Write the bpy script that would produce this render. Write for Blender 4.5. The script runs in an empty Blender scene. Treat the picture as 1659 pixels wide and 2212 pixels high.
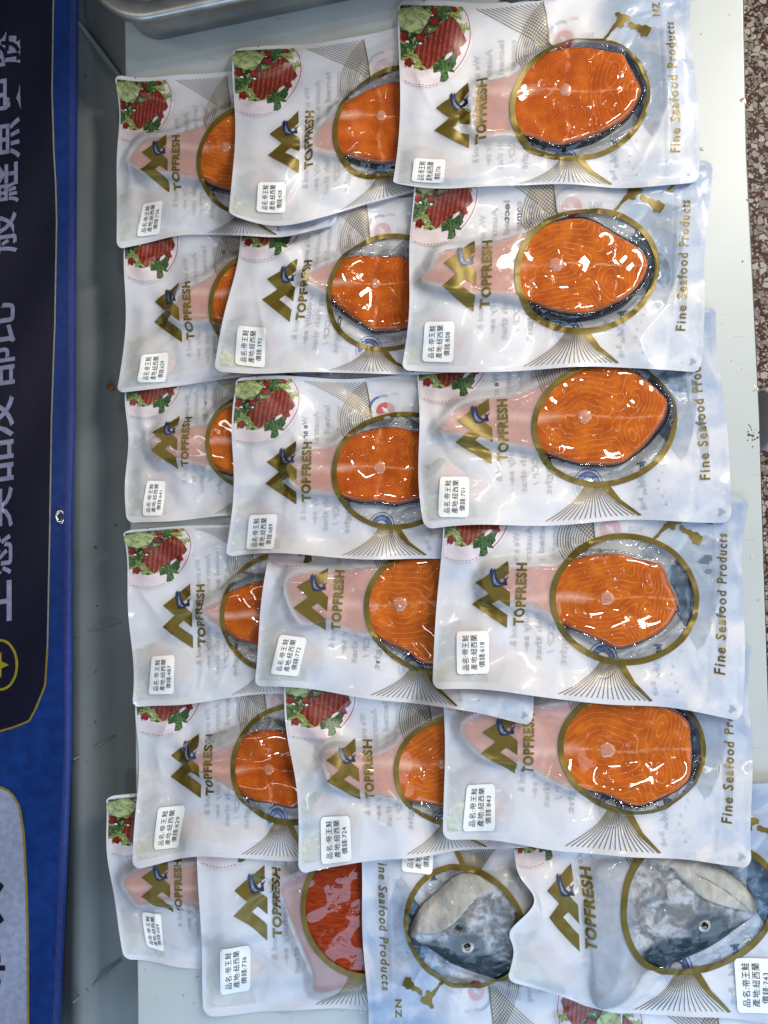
import bpy, bmesh, math, random
import numpy as np
from mathutils import Vector

# ------------------------------------------------------------------ camera, world, lights, exposure
SC = bpy.context.scene
COL = SC.collection
HC = 0.85            # camera height above the board top (m)
S0 = 0.45e-3         # metres per reference unit (photo is 1659 x 2212 units) on the board
cam = bpy.data.objects.new('camera', bpy.data.cameras.new('camera'))
COL.objects.link(cam)
cam.location = (0, 0, HC)
cam.data.sensor_fit = 'VERTICAL'
cam.data.angle = 2 * math.atan(1106 * S0 / HC)
cam.data.clip_start = 0.01
cam.data.clip_end = 60
SC.camera = cam

w = bpy.data.worlds.new("World"); SC.world = w; w.use_nodes = True
bg = w.node_tree.nodes['Background']
bg.inputs[0].default_value = (0.62, 0.70, 0.86, 1); bg.inputs[1].default_value = 0.09

def area(name, loc, target, sx, sy, power, col):
    l = bpy.data.lights.new(name, 'AREA'); l.shape = 'RECTANGLE'; l.size = sx; l.size_y = sy
    l.energy = power; l.color = col
    o = bpy.data.objects.new(name, l); COL.objects.link(o); o.location = loc
    o.rotation_euler = (Vector(target) - Vector(loc)).to_track_quat('-Z', 'Y').to_euler()
    return o
area('ceiling_tube_light', (1.05, 0.98, 1.0), (0.10, -0.02, 0), 0.10, 1.3, 31, (1.0, 0.94, 0.84))
area('ceiling_tube_light', (-0.75, 0.15, 1.5), (-0.05, -0.1, 0), 0.05, 1.0, 3.2, (1.0, 0.94, 0.86))
area('open_stall_front_daylight', (0.25, -1.15, 0.75), (0.1, -0.45, 0), 1.6, 0.7, 14, (0.46, 0.69, 1.0))
area('ceiling_bulb_light', (0.30, 0.42, 1.9), (0.25, 0.3, 0), 0.09, 0.09, 2.6, (1.0, 0.93, 0.82))
area('ceiling_bulb_light', (-0.22, -0.50, 1.9), (-0.2, -0.4, 0), 0.09, 0.09, 2.2, (0.9, 0.95, 1.0))
area('side_daylight', (1.5, -0.1, 0.9), (0.1, -0.1, 0), 0.7, 1.2, 6, (0.86, 0.92, 1.0))
vs = SC.view_settings
vs.view_transform = 'Standard'; vs.look = 'None'; vs.gamma = 1; vs.exposure = 0.02
try: vs.use_curve_mapping = False
except Exception: pass
SC.cycles.transparent_max_bounces = 12
SC.cycles.max_bounces = 8

# ------------------------------------------------------------------ helpers
def wxy(dx, dy, z):
    k = S0 * (HC - z) / HC
    return (dx - 829.5) * k, (1106 - dy) * k

def sstep(a, b, x):
    t = np.clip((x - a) / (b - a), 0, 1); return t * t * (3 - 2 * t)

def hexc(r, g, b):
    f = lambda c: (c / 255 / 12.92) if c / 255 <= 0.04045 else ((c / 255 + 0.055) / 1.055) ** 2.4
    return (f(r), f(g), f(b), 1)

class NT:
    def __init__(self, name):
        self.m = bpy.data.materials.new(name); self.m.use_nodes = True
        self.t = self.m.node_tree; self.n = self.t.nodes
        self.p = self.n['Principled BSDF']; self.out = self.n['Material Output']
    def node(self, typ, **kw):
        nd = self.n.new(typ)
        for k, v in kw.items():
            if k.startswith('_'): setattr(nd, k[1:], v)
            else: nd.inputs[k.replace('__', ' ')].default_value = v
        return nd
    def link(self, a, b): self.t.links.new(a, b)
    def math(self, op, a, b=None, c=None):
        nd = self.n.new('ShaderNodeMath'); nd.operation = op
        for i, x in enumerate((a, b, c)):
            if x is None: continue
            if isinstance(x, (int, float)): nd.inputs[i].default_value = x
            else: self.link(x, nd.inputs[i])
        return nd.outputs[0]
    def ramp(self, fac, a0, a1, b0=0.0, b1=1.0):
        nd = self.n.new('ShaderNodeMapRange'); nd.interpolation_type = 'SMOOTHSTEP'
        self.link(fac, nd.inputs[0])
        for i, v in enumerate((a0, a1, b0, b1)): nd.inputs[i + 1].default_value = v
        return nd.outputs[0]
    def mix(self, fac, a, b, typ='MIX'):
        nd = self.n.new('ShaderNodeMix'); nd.data_type = 'RGBA'; nd.blend_type = typ
        for s, x in ((0, fac), (6, a), (7, b)):
            if isinstance(x, (int, float)): nd.inputs[s].default_value = x
            elif isinstance(x, tuple): nd.inputs[s].default_value = x
            else: self.link(x, nd.inputs[s])
        return nd.outputs[2]
    def noise(self, vec, scale, detail=3, rough=0.5, dist=0.0):
        nd = self.n.new('ShaderNodeTexNoise')
        nd.inputs['Scale'].default_value = scale; nd.inputs['Detail'].default_value = detail
        nd.inputs['Roughness'].default_value = rough; nd.inputs['Distortion'].default_value = dist
        if vec is not None: self.link(vec, nd.inputs['Vector'])
        return nd.outputs[0]
    def voro(self, vec, scale, feature='F1', out=0, rnd=1.0):
        nd = self.n.new('ShaderNodeTexVoronoi'); nd.feature = feature
        nd.inputs['Scale'].default_value = scale; nd.inputs['Randomness'].default_value = rnd
        if vec is not None: self.link(vec, nd.inputs['Vector'])
        return nd.outputs[out]
    def uv(self): 
        nd = self.n.new('ShaderNodeUVMap'); nd.uv_map = 'UVMap'; return nd.outputs[0]
    def obj(self):
        return self.n.new('ShaderNodeTexCoord').outputs['Object']
    def attr(self, name):
        nd = self.n.new('ShaderNodeAttribute'); nd.attribute_name = name; return nd
    def bump(self, h, strength=0.3, dist=0.001, normal=None):
        nd = self.n.new('ShaderNodeBump'); nd.inputs['Strength'].default_value = strength
        nd.inputs['Distance'].default_value = dist; self.link(h, nd.inputs['Height'])
        if normal is not None: self.link(normal, nd.inputs['Normal'])
        return nd.outputs[0]
    def set(self, **kw):
        for k, v in kw.items():
            s = self.p.inputs[k.replace('_', ' ')]
            if isinstance(v, (int, float, tuple)): s.default_value = v
            else: self.link(v, s)
        return self

MAT = {}
def simple(name, col, rough=0.5, metal=0.0, coat=0.0, vary=0.0, vscale=3.0):
    t = NT(name); t.set(Base_Color=col, Roughness=rough, Metallic=metal, Coat_Weight=coat)
    if vary:
        n = t.noise(t.uv(), vscale, 4)
        d = tuple(c * (1 - vary) for c in col[:3]) + (1,)
        b = tuple(min(1, c * (1 + vary)) for c in col[:3]) + (1,)
        t.set(Base_Color=t.mix(t.ramp(n, .35, .65), d, b))
    MAT[name] = t.m
    return t

def film_normals(t, uv):
    """mostly taut film with sparse sharp puckers and trapped-air rims"""
    def ridge(sc, dist, w):
        r = t.math('ABSOLUTE', t.math('SUBTRACT', t.noise(uv, sc, 0, 0, dist), .5))
        return t.ramp(r, 0, w, 1, 0)
    g1 = t.ramp(t.noise(uv, .7, 1, .4), .53, .62); g2 = t.ramp(t.noise(uv, 1.0, 1, .5, .3), .60, .67)
    h = t.math('ADD', t.math('MULTIPLY', ridge(.65, .6, .050), g1), t.math('MULTIPLY', t.math('MULTIPLY', ridge(1.5, .5, .07), g2), .6))
    return t.math('ADD', h, t.math('MULTIPLY', t.noise(uv, .55, 0, 0, .3), 2.0))

# printed pouch film, front: frosted, lets a third of what lies below show
def make_front():
    t = NT('pouch_film_front')
    uv = t.uv()
    sep = t.n.new('ShaderNodeSeparateXYZ'); t.link(uv, sep.inputs[0])
    X = sep.outputs[0]
    n1 = t.noise(uv, 1.1, 5, .6, .6); n2 = t.noise(uv, 3.5, 4, .6)
    blue = t.math('MULTIPLY', t.ramp(X, 4.0, 5.2), t.ramp(t.math('ADD', n1, t.math('MULTIPLY', n2, .25)), .50, .70))
    colr = t.mix(t.math('MULTIPLY', blue, .6), (.80, .79, .815, 1), (.36, .48, .66, 1))
    t.set(Base_Color=colr, Roughness=.42, Coat_Weight=.35, Coat_Roughness=.10)
    mpf = t.node('ShaderNodeMapping'); t.link(uv, mpf.inputs[0]); mpf.inputs['Scale'].default_value = (1.6, 1.6, 1)
    h = t.math('ADD', t.math('MULTIPLY', t.noise(uv, 2.2, 3, .55, .4), 1.0), t.math('MULTIPLY', t.noise(uv, 9, 2), .08))
    # zip lines
    t.set(Normal=t.bump(h, .2, .004), Coat_Normal=t.bump(film_normals(t, mpf.outputs[0]), .8, .0012))
    tr = t.node('ShaderNodeBsdfTransparent')
    mx = t.n.new('ShaderNodeMixShader')
    tfac = t.attr('seal').outputs['Fac']
    f = t.math('SUBTRACT', t.math('ADD', .38, t.math('MULTIPLY', t.attr('contact').outputs['Fac'], .24)), t.math('MULTIPLY', tfac, .32))
    tl = t.node('ShaderNodeBsdfTranslucent', Color=(.9, .9, .92, 1)); m2 = t.n.new('ShaderNodeMixShader')
    m2.inputs[0].default_value = .32
    t.link(t.p.outputs[0], m2.inputs[1]); t.link(tl.outputs[0], m2.inputs[2])
    t.link(f, mx.inputs[0]); t.link(m2.outputs[0], mx.inputs[1]); t.link(tr.outputs[0], mx.inputs[2])
    t.link(mx.outputs[0], t.out.inputs[0])
    MAT['front'] = t.m
make_front()

def make_back():
    t = NT('pouch_film_back')
    uv = t.uv()
    sep = t.n.new('ShaderNodeSeparateXYZ'); t.link(uv, sep.inputs[0])
    X = sep.outputs[0]; Y = sep.outputs[1]
    n1 = t.noise(uv, .9, 6, .62, 1.0)
    top = t.math('MULTIPLY', t.ramp(X, 4.05, 4.5), t.ramp(Y, 4.0, 1.5))
    blue = t.math('MULTIPLY', top, t.ramp(n1, .36, .60))
    c = t.mix(blue, (.78, .78, .80, 1), (.16, .30, .50, 1))
    spl = t.math('MULTIPLY', t.ramp(X, 4.3, 4.5), t.ramp(t.noise(uv, 3.6, 6, .7, 1.5), .60, .66))
    spl = t.math('MULTIPLY', spl, t.ramp(t.noise(uv, .8, 2), .42, .55))
    c = t.mix(t.math('MULTIPLY', spl, .8), c, (.08, .22, .42, 1))
    # soft pale landscape shapes in the middle
    ls = t.ramp(t.noise(uv, .6, 5, .6, .5), .52, .56)
    c = t.mix(t.math('MULTIPLY', ls, .35), c, (.50, .54, .62, 1))
    t.set(Base_Color=c, Roughness=.4)
    MAT['back'] = t.m
make_back()

def make_window():
    t = NT('clear_window_film')
    t.n.remove(t.p)
    tr = t.node('ShaderNodeBsdfTransparent', Color=(.95, .96, .97, 1))
    gl = t.node('ShaderNodeBsdfGlossy', Roughness=.05)
    uv = t.uv()
    mpw = t.node('ShaderNodeMapping'); t.link(uv, mpw.inputs[0]); mpw.inputs['Scale'].default_value = (3.2, 3.2, 1)
    b = t.bump(film_normals(t, mpw.outputs[0]), 1.0, .0017); t.link(b, gl.inputs['Normal'])
    fr = t.node('ShaderNodeFresnel', IOR=1.55); t.link(b, fr.inputs['Normal'])
    f = t.math('ADD', t.math('MULTIPLY', fr.outputs[0], .75), .005)
    mx = t.n.new('ShaderNodeMixShader')
    t.link(f, mx.inputs[0]); t.link(tr.outputs[0], mx.inputs[1]); t.link(gl.outputs[0], mx.inputs[2])
    t.link(mx.outputs[0], t.out.inputs[0])
    MAT['window'] = t.m
make_window()

def make_gold():
    t = NT('gold_foil_print')
    uv = t.uv()
    n = t.noise(uv, 2.0, 3, .5, .5)
    t.set(Base_Color=t.mix(t.ramp(n, .3, .7), (.115, .080, .008, 1), (.165, .115, .014, 1)), Metallic=.4, Roughness=.42,
          Normal=t.bump(t.noise(uv, 2.0, 2), .18, .004))
    MAT['gold'] = t.m
make_gold()

def make_salmon(name, dark, light, linec, butterfly):
    t = NT(name)
    uv = t.uv()
    ph = t.attr('phase').outputs['Fac']; mid = t.attr('mid').outputs['Fac']; sx = t.attr('ax').outputs['Fac']
    nz = t.noise(uv, 2.2, 3)
    fr = t.math('ABSOLUTE', t.math('SUBTRACT', t.math('FRACT', t.math('ADD', ph, t.math('MULTIPLY', nz, .35))), .5))
    wid = t.ramp(t.noise(uv, 1.7, 2), .3, .7, .065, .16)
    ln = t.math('SUBTRACT', 1.0, t.math('MINIMUM', t.math('DIVIDE', fr, wid), 1.0))
    ln = t.math('MULTIPLY', ln, t.math('MULTIPLY', t.ramp(t.noise(uv, 2.4, 3), .32, .60, .12, 1.0), t.ramp(sx, -.3, .4, .65, 1.0)))
    base = t.mix(t.ramp(t.noise(uv, 1.3, 4, .6), .3, .7), dark, light)
    base = t.mix(t.ramp(t.noise(uv, .55, 3, .6), .42, .68, 0, .55), base, dark)
    fine = t.noise(uv, 26, 3, .7)
    base = t.mix(t.ramp(fine, .35, .7, 0, .18), base, linec)
    c = t.mix(t.math('MULTIPLY', ln, .62), base, linec)
    # septum along the middle
    mw = t.math('ADD', mid, t.math('MULTIPLY', t.math('SUBTRACT', t.noise(uv, 3, 3), .5), .10))
    sep = t.ramp(t.math('ABSOLUTE', mw), .004, .040, 1, 0)
    sepn = t.math('MULTIPLY', sep, t.ramp(t.noise(uv, 2.2, 3), .38, .62, .12, .62))
    c = t.mix(sepn, c, (.74, .32, .17, 1))
    if butterfly:
        xw = t.math('ADD', sx, t.math('MULTIPLY', t.math('SUBTRACT', t.noise(uv, 3, 3), .5), .10))
        s2 = t.ramp(t.math('ABSOLUTE', xw), .006, .04, 1, 0)
        c = t.mix(t.math('MULTIPLY', t.math('MULTIPLY', s2, t.ramp(t.noise(uv, 2.0, 3), .4, .6, .1, 1)), t.math('MULTIPLY', t.ramp(t.math('ABSOLUTE', mw), .12, .8, .1, .6), 1.0)), c, (.72, .28, .13, 1))
    # pale collar near the spine and along the belly side
    nb = t.math('MULTIPLY', t.ramp(sx, -.15, -.5), t.ramp(t.math('ABSOLUTE', mw), .02, .16, 1, 0))
    c = t.mix(t.math('MULTIPLY', nb, .35), c, (.85, .55, .42, 1))
    # pink-grey rim close to the skin
    rim = t.attr('rim').outputs['Fac']
    rimf = t.ramp(t.math('ADD', rim, t.math('MULTIPLY', nz, .05)), .95, 1.02)
    c = t.mix(t.math('MULTIPLY', rimf, .5), c, (.42, .20, .14, 1))
    h = film_normals(t, uv)
    t.set(Base_Color=c, Roughness=.5, Specular_IOR_Level=.05, Coat_Weight=1.0, Coat_Roughness=.03, Coat_IOR=1.5,
          Normal=t.bump(t.math('ADD', ln, fine), .15, .001), Coat_Normal=t.bump(h, 1.0, .00085))
    t.p.inputs['Subsurface Weight'].default_value = .0
    MAT[name] = t.m
make_salmon('salmon_flesh_round', (.34, .053, .002, 1), (.54, .122, .005, 1), (.80, .30, .09, 1), False)
make_salmon('salmon_flesh_four_lobed', (.31, .042, .001, 1), (.49, .100, .004, 1), (.72, .22, .05, 1), True)

def make_fillet():
    t = NT('salmon_fillet_flesh')
    uv = t.uv()
    mp = t.node('ShaderNodeMapping'); t.link(uv, mp.inputs[0]); mp.inputs['Rotation'].default_value = (0, 0, -.9); mp.inputs['Scale'].default_value = (1, 5, 1)
    n = t.noise(mp.outputs[0], 1.6, 4, .6, .4)
    c = t.mix(t.ramp(n, .35, .7), (.20, .018, .002, 1), (.33, .045, .005, 1))
    t.set(Base_Color=c, Roughness=.5, Specular_IOR_Level=.05, Coat_Weight=1, Coat_Roughness=.03, Coat_Normal=t.bump(film_normals(t, uv), 1.0, .0012))
    MAT['fillet'] = t.m
make_fillet()

def make_skin(name, a, b, scale=14):
    t = NT(name); uv = t.uv()
    v = t.voro(uv, scale)
    n = t.noise(uv, 2.5, 4)
    c = t.mix(t.ramp(t.math('ADD', v, t.math('MULTIPLY', n, .5)), .3, .9), a, b)
    t.set(Base_Color=c, Roughness=.5, Specular_IOR_Level=.2, Coat_Weight=.5, Coat_Roughness=.05, Coat_IOR=1.4, Normal=t.bump(v, .22, .0010),
          Coat_Normal=t.bump(film_normals(t, uv), 1, .0012))
    MAT[name] = t.m
make_skin('dark_fish_skin', (.005, .006, .009, 1), (.016, .019, .025, 1))
make_skin('silver_fish_skin', (.10, .11, .11, 1), (.36, .38, .37, 1))

t = NT('backbone_cartilage'); uv = t.uv()
t.set(Base_Color=t.mix(t.ramp(t.noise(uv, 6, 4), .3, .7), (.46, .17, .09, 1), (.60, .27, .17, 1)), Roughness=.3, Coat_Weight=1, Coat_Roughness=.04)
MAT['bone'] = t.m

def make_head():
    t = NT('fish_head_skin'); uv = t.uv()
    vc = t.attr('Col').outputs['Color']
    al = t.attr('mott').outputs['Fac']
    n = t.noise(uv, 3.2, 6, .62, .5); n2 = t.noise(uv, .85, 4, .55, .8)
    uvh = t.node('ShaderNodeMapping'); t.link(uv, uvh.inputs[0]); uvh.inputs['Scale'].default_value = (.75, .75, 1)
    vc = t.mix(t.ramp(t.noise(uv, 1.1, 5, .6, .6), .35, .68, 0, .45), vc, (.10, .11, .12, 1))
    m = t.math('MULTIPLY', al, t.ramp(t.math('ADD', t.math('MULTIPLY', n, .25), t.math('MULTIPLY', n2, .75)), .43, .62))
    c = t.mix(m, vc, (.47, .48, .50, 1))
    m2 = t.math('MULTIPLY', al, t.ramp(t.noise(uv, 6, 5, .7), .56, .66))
    c = t.mix(t.math('MULTIPLY', m2, .45), c, (.06, .065, .075, 1))
    t.set(Base_Color=c, Roughness=.5, Specular_IOR_Level=.25, Coat_Weight=.55, Coat_Roughness=.03, Coat_IOR=1.45, Normal=t.bump(n, .4, .004),
          Coat_Normal=t.bump(film_normals(t, uvh.outputs[0]), 1, .0042))
    MAT['head'] = t.m
make_head()
simple('eye_ring', (.42, .37, .26, 1), .25, .1, 1, vary=.4); simple('eye_pupil', (.004, .005, .006, 1), .1, 0, 1)

# print inks
simple('ink_plate', (.66, .57, .59, 1), .4, vary=.06)
simple('ink_rim', (.16, .03, .07, 1), .4)
simple('ink_tomato', (.19, .009, .005, 1), .35, vary=.5, vscale=9)
simple('ink_fishblue', (.012, .018, .06, 1), .4, vary=.6, vscale=16)
simple('ink_fishbelly', (.16, .19, .26, 1), .4, vary=.3, vscale=14)
simple('ink_text_ghost', (.10, .12, .16, 1), .5)
simple('ink_seal', (.08, .14, .36, 1), .5)
simple('ink_seal_pale', (.62, .66, .76, 1), .5)
simple('ink_red', (.55, .10, .10, 1), .5)
simple('ink_fishghost', (.13, .19, .27, 1), .5, vary=.45, vscale=4)
simple('ink_white', (.8, .8, .8, 1), .5)
simple('sticker_paper', (.86, .85, .82, 1), .5)
simple('sticker_ink', (.012, .012, .014, 1), .6)
simple('nick', (.10, .10, .10, 1), .6)
simple('ghost_plate', (.66, .66, .68, 1), .5)

def make_salad(name, wht):
    t = NT(name); uv = t.uv()
    v = t.n.new('ShaderNodeTexVoronoi'); v.inputs['Scale'].default_value = 13; 
    wv = t.n.new('ShaderNodeVectorMath'); wv.operation = 'ADD'
    nn = t.n.new('ShaderNodeTexNoise'); nn.inputs['Scale'].default_value = 7; t.link(uv, nn.inputs['Vector'])
    sc = t.n.new('ShaderNodeVectorMath'); sc.operation = 'SCALE'; sc.inputs['Scale'].default_value = .22
    t.link(nn.outputs[1], sc.inputs[0]); t.link(uv, wv.inputs[0]); t.link(sc.outputs[0], wv.inputs[1])
    t.link(wv.outputs[0], v.inputs['Vector'])
    cr = t.n.new('ShaderNodeValToRGB'); cr.color_ramp.interpolation = 'CONSTANT'
    el = cr.color_ramp.elements
    el[0].position = 0; el[0].color = (.012, .025, .010, 1)
    for p, c in ((.26, (.05, .11, .02, 1)), (.45, (.16, .26, .06, 1)), (.60, (.03, .05, .02, 1)), (.70, (.32, .40, .15, 1)),
                 (.80, (.20, .03, .04, 1)), (.87, (.60, .62, .52, 1)), (.93, (.08, .16, .04, 1))):
        e = el.new(p); e.color = c
    el[-1].color = (.1, .2, .05, 1)
    s = t.n.new('ShaderNodeSeparateColor'); t.link(v.outputs['Color'], s.inputs[0]); t.link(s.outputs[0], cr.inputs[0])
    c = t.mix(t.ramp(t.noise(uv, 22, 3), .38, .6, 0, .8), cr.outputs[0], (.010, .014, .007, 1))
    if wht: c = t.mix(wht, c, (.78, .80, .78, 1))
    t.set(Base_Color=c, Roughness=.4); MAT[name] = t.m
make_salad('ink_salad', 0); make_salad('ghost_salad', .55)

def make_leaf(name, a, b, wht=0, sc=12):
    t = NT(name); uv = t.uv()
    c = t.mix(t.ramp(t.noise(uv, sc, 5, .7, 1.5), .38, .60), a, b)
    if wht: c = t.mix(wht, c, (.78, .80, .78, 1))
    t.set(Base_Color=c, Roughness=.4); MAT[name] = t.m
make_leaf('ink_guac', (.14, .19, .06, 1), (.42, .48, .22, 1), 0, 5)
make_leaf('ink_lime', (.04, .09, .015, 1), (.42, .48, .16, 1), 0, 14)
make_leaf('ink_dark', (.006, .02, .006, 1), (.07, .16, .04, 1), 0, 14)
make_leaf('ghost_guac', (.16, .20, .08, 1), (.5, .58, .3, 1), .5, 7)
make_leaf('ghost_red', (.3, .05, .04, 1), (.5, .14, .09, 1), .62, 8)

def make_slab():
    t = NT('ink_grilled'); uv = t.uv()
    mp = t.node('ShaderNodeMapping'); t.link(uv, mp.inputs[0]); mp.inputs['Rotation'].default_value = (0, 0, math.radians(-8))
    wv = t.n.new('ShaderNodeTexWave'); wv.inputs['Scale'].default_value = 3.0; wv.inputs['Distortion'].default_value = 1.2
    t.link(mp.outputs[0], wv.inputs[0])
    c = t.mix(t.ramp(wv.outputs[1], .50, .95), (.15, .014, .008, 1), (.36, .055, .022, 1))
    c = t.mix(t.ramp(t.noise(uv, 9, 4), .35, .6, .6, 0), c, (.10, .010, .010, 1))
    c = t.mix(t.ramp(t.noise(uv, 60, 2), .66, .72), c, (.75, .5, .38, 1))
    t.set(Base_Color=c, Roughness=.35); MAT['ink_grilled'] = t.m
make_slab()

# ------------------------------------------------------------------ mesh utilities
def link_mesh(name, V, F, mats, parent=None, mi=None, uv=None, attrs=None, smooth=True):
    me = bpy.data.meshes.new(name)
    me.from_pydata([tuple(map(float, v)) for v in V], [], [tuple(map(int, f)) for f in F])
    for m in mats: me.materials.append(m)
    if mi is not None: me.polygons.foreach_set('material_index', np.asarray(mi, dtype=np.int32))
    me.polygons.foreach_set('use_smooth', np.full(len(me.polygons), smooth, dtype=bool))
    if uv is not None:
        ul = me.uv_layers.new(name='UVMap')
        li = np.zeros(len(me.loops), dtype=np.int32); me.loops.foreach_get('vertex_index', li)
        ul.data.foreach_set('uv', np.asarray(uv, dtype=np.float32)[li].ravel())
    for k, a in (attrs or {}).items():
        a = np.asarray(a, dtype=np.float32)
        if a.ndim == 1:
            at = me.attributes.new(k, 'FLOAT', 'POINT'); at.data.foreach_set('value', a)
        else:
            at = me.attributes.new(k, 'FLOAT_COLOR', 'POINT')
            at.data.foreach_set('color', np.hstack([a, np.ones((len(a), 1), np.float32)]).astype(np.float32).ravel())
    me.update()
    o = bpy.data.objects.new(name, me); COL.objects.link(o)
    if parent: o.parent = parent
    return o

def empty(name, loc, label, cat, group=None):
    o = bpy.data.objects.new(name, None); COL.objects.link(o); o.location = loc
    o.empty_display_size = .02
    o['label'] = label; o['category'] = cat
    if group: o['group'] = group
    return o

def parent_keep(o, root):
    # geometry is modelled in world space; store it relative to its parent's base
    off = Vector((0, 0, 0)); p = root
    while p is not None: off += p.location; p = p.parent
    o.data.transform(__import__('mathutils').Matrix.Translation(-off)); o.parent = root

_glyph = {}
def glyphs(text, bold=0.0, spacing=1.0):
    """triangulated outline of a string: verts (n,2) with width/height, faces"""
    key = (text, bold, spacing)
    if key in _glyph: return _glyph[key]
    cu = bpy.data.curves.new('txt', 'FONT'); cu.body = text; cu.size = 1; cu.offset = bold; cu.space_character = spacing
    cu.resolution_u = 3; cu.fill_mode = 'FRONT'
    o = bpy.data.objects.new('txt', cu); COL.objects.link(o)
    bpy.context.view_layer.update()
    dg = bpy.context.evaluated_depsgraph_get()
    me = bpy.data.meshes.new_from_object(o.evaluated_get(dg))
    V = np.array([v.co[:2] for v in me.vertices]); F = [tuple(p.vertices) for p in me.polygons]
    bpy.data.objects.remove(o); bpy.data.curves.remove(cu); bpy.data.meshes.remove(me)
    _glyph[key] = (V, F); return V, F

# ------------------------------------------------------------------ pouch artwork in template units (650 x 455)
TW, TH, CELL = 650.0, 455.0, 5.0
def cut_grid(V, F):
    bm = bmesh.new()
    vs_ = [bm.verts.new((x, y, 0)) for x, y in V]
    for f in F:
        try: bm.faces.new([vs_[i] for i in f])
        except ValueError: pass
    x0, y0 = V.min(0); x1, y1 = V.max(0)
    for ax, lo, hi in ((0, x0, x1), (1, y0, y1)):
        k = math.floor(lo / CELL) + 1
        while k * CELL < hi:
            co = (k * CELL, 0, 0) if ax == 0 else (0, k * CELL, 0)
            no = (1, 0, 0) if ax == 0 else (0, 1, 0)
            bmesh.ops.bisect_plane(bm, geom=bm.verts[:] + bm.edges[:] + bm.faces[:], plane_co=co, plane_no=no, dist=1e-5)
            k += 1
    bm.verts.index_update()
    Vn = np.array([v.co[:2] for v in bm.verts]); Fn = []
    for f in bm.faces:
        ids = [v.index for v in f.verts]
        P = Vn[ids]; a = np.sum(P[:, 0] * np.roll(P[:, 1], -1) - np.roll(P[:, 0], -1) * P[:, 1])
        Fn.append(ids[::-1] if a > 0 else ids)      # y runs down in the template
    bm.free(); return Vn, Fn

class Art:
    def __init__(s): s.V = []; s.L = []; s.F = []; s.M = []; s.mats = []; s.n = 0
    def add(s, V, F, mat, lev):
        V, F = cut_grid(np.asarray(V, float), F)
        if mat not in s.mats: s.mats.append(mat)
        s.F += [[i + s.n for i in f] for f in F]; s.M += [s.mats.index(mat)] * len(F)
        s.V.append(V); s.L.append(np.full(len(V), lev)); s.n += len(V)
    def poly(s, P, mat, lev): 
        bm = bmesh.new(); vv = [bm.verts.new((x, y, 0)) for x, y in P]; f = bm.faces.new(vv); f.normal_update()
        r = bmesh.ops.triangulate(bm, faces=[f]); bm.verts.index_update()
        F = [[v.index for v in q.verts] for q in bm.faces]; V = [v.co[:2] for v in bm.verts]; bm.free()
        s.add(V, F, mat, lev)
    def ribbon(s, P, w0, w1, mat, lev):
        P = np.asarray(P, float); d = np.gradient(P, axis=0); d /= np.linalg.norm(d, axis=1)[:, None] + 1e-9
        nrm = np.stack([-d[:, 1], d[:, 0]], 1); ww = np.linspace(w0, w1, len(P))[:, None] / 2
        V = np.vstack([P + nrm * ww, P - nrm * ww]); n = len(P)
        s.add(V, [[i, i + 1, n + i + 1, n + i] for i in range(n - 1)], mat, lev)
    def ring(s, c, rx, ry, w, mat, lev, a0=0, a1=360, n=96, wob=0):
        a = np.radians(np.linspace(a0, a1, n)); 
        s.ribbon(np.stack([c[0] + rx * np.cos(a), c[1] + ry * np.sin(a)], 1), w, w, mat, lev)
    def done(s): s.V = np.vstack(s.V); s.L = np.concatenate(s.L); return s

def bez(p0, p1, p2, n=16):
    t = np.linspace(0, 1, n)[:, None]; p0, p1, p2 = map(np.array, (p0, p1, p2))
    return (1 - t) ** 2 * p0 + 2 * t * (1 - t) * p1 + t * t * p2

def blob(cx, cy, r, seed, n=26, irr=.16, sq=1.0, ang=0):
    rg = random.Random(seed); ph = [rg.uniform(0, 6.28) for _ in range(5)]
    P = []
    for i in range(n):
        a = 6.2832 * i / n
        rr = r * (1 + irr * (math.sin(2 * a + ph[0]) * .35 + math.sin(3 * a + ph[1]) * .4 + math.sin(5 * a + ph[2]) * .45 + math.sin(9 * a + ph[3]) * .35))
        x = rr * math.cos(a); y = rr * math.sin(a) * sq
        P.append((cx + x * math.cos(ang) - y * math.sin(ang), cy + x * math.sin(ang) + y * math.cos(ang)))
    return P

def clip(P, x0=4, y0=11, x1=1e9, y1=1e9):
    return [(min(max(x, x0), x1), min(max(y, y0), y1)) for x, y in P]

def dedupe(P):
    Q = []
    for p in P:
        if not Q or abs(p[0] - Q[-1][0]) + abs(p[1] - Q[-1][1]) > .05: Q.append(p)
    return Q

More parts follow.
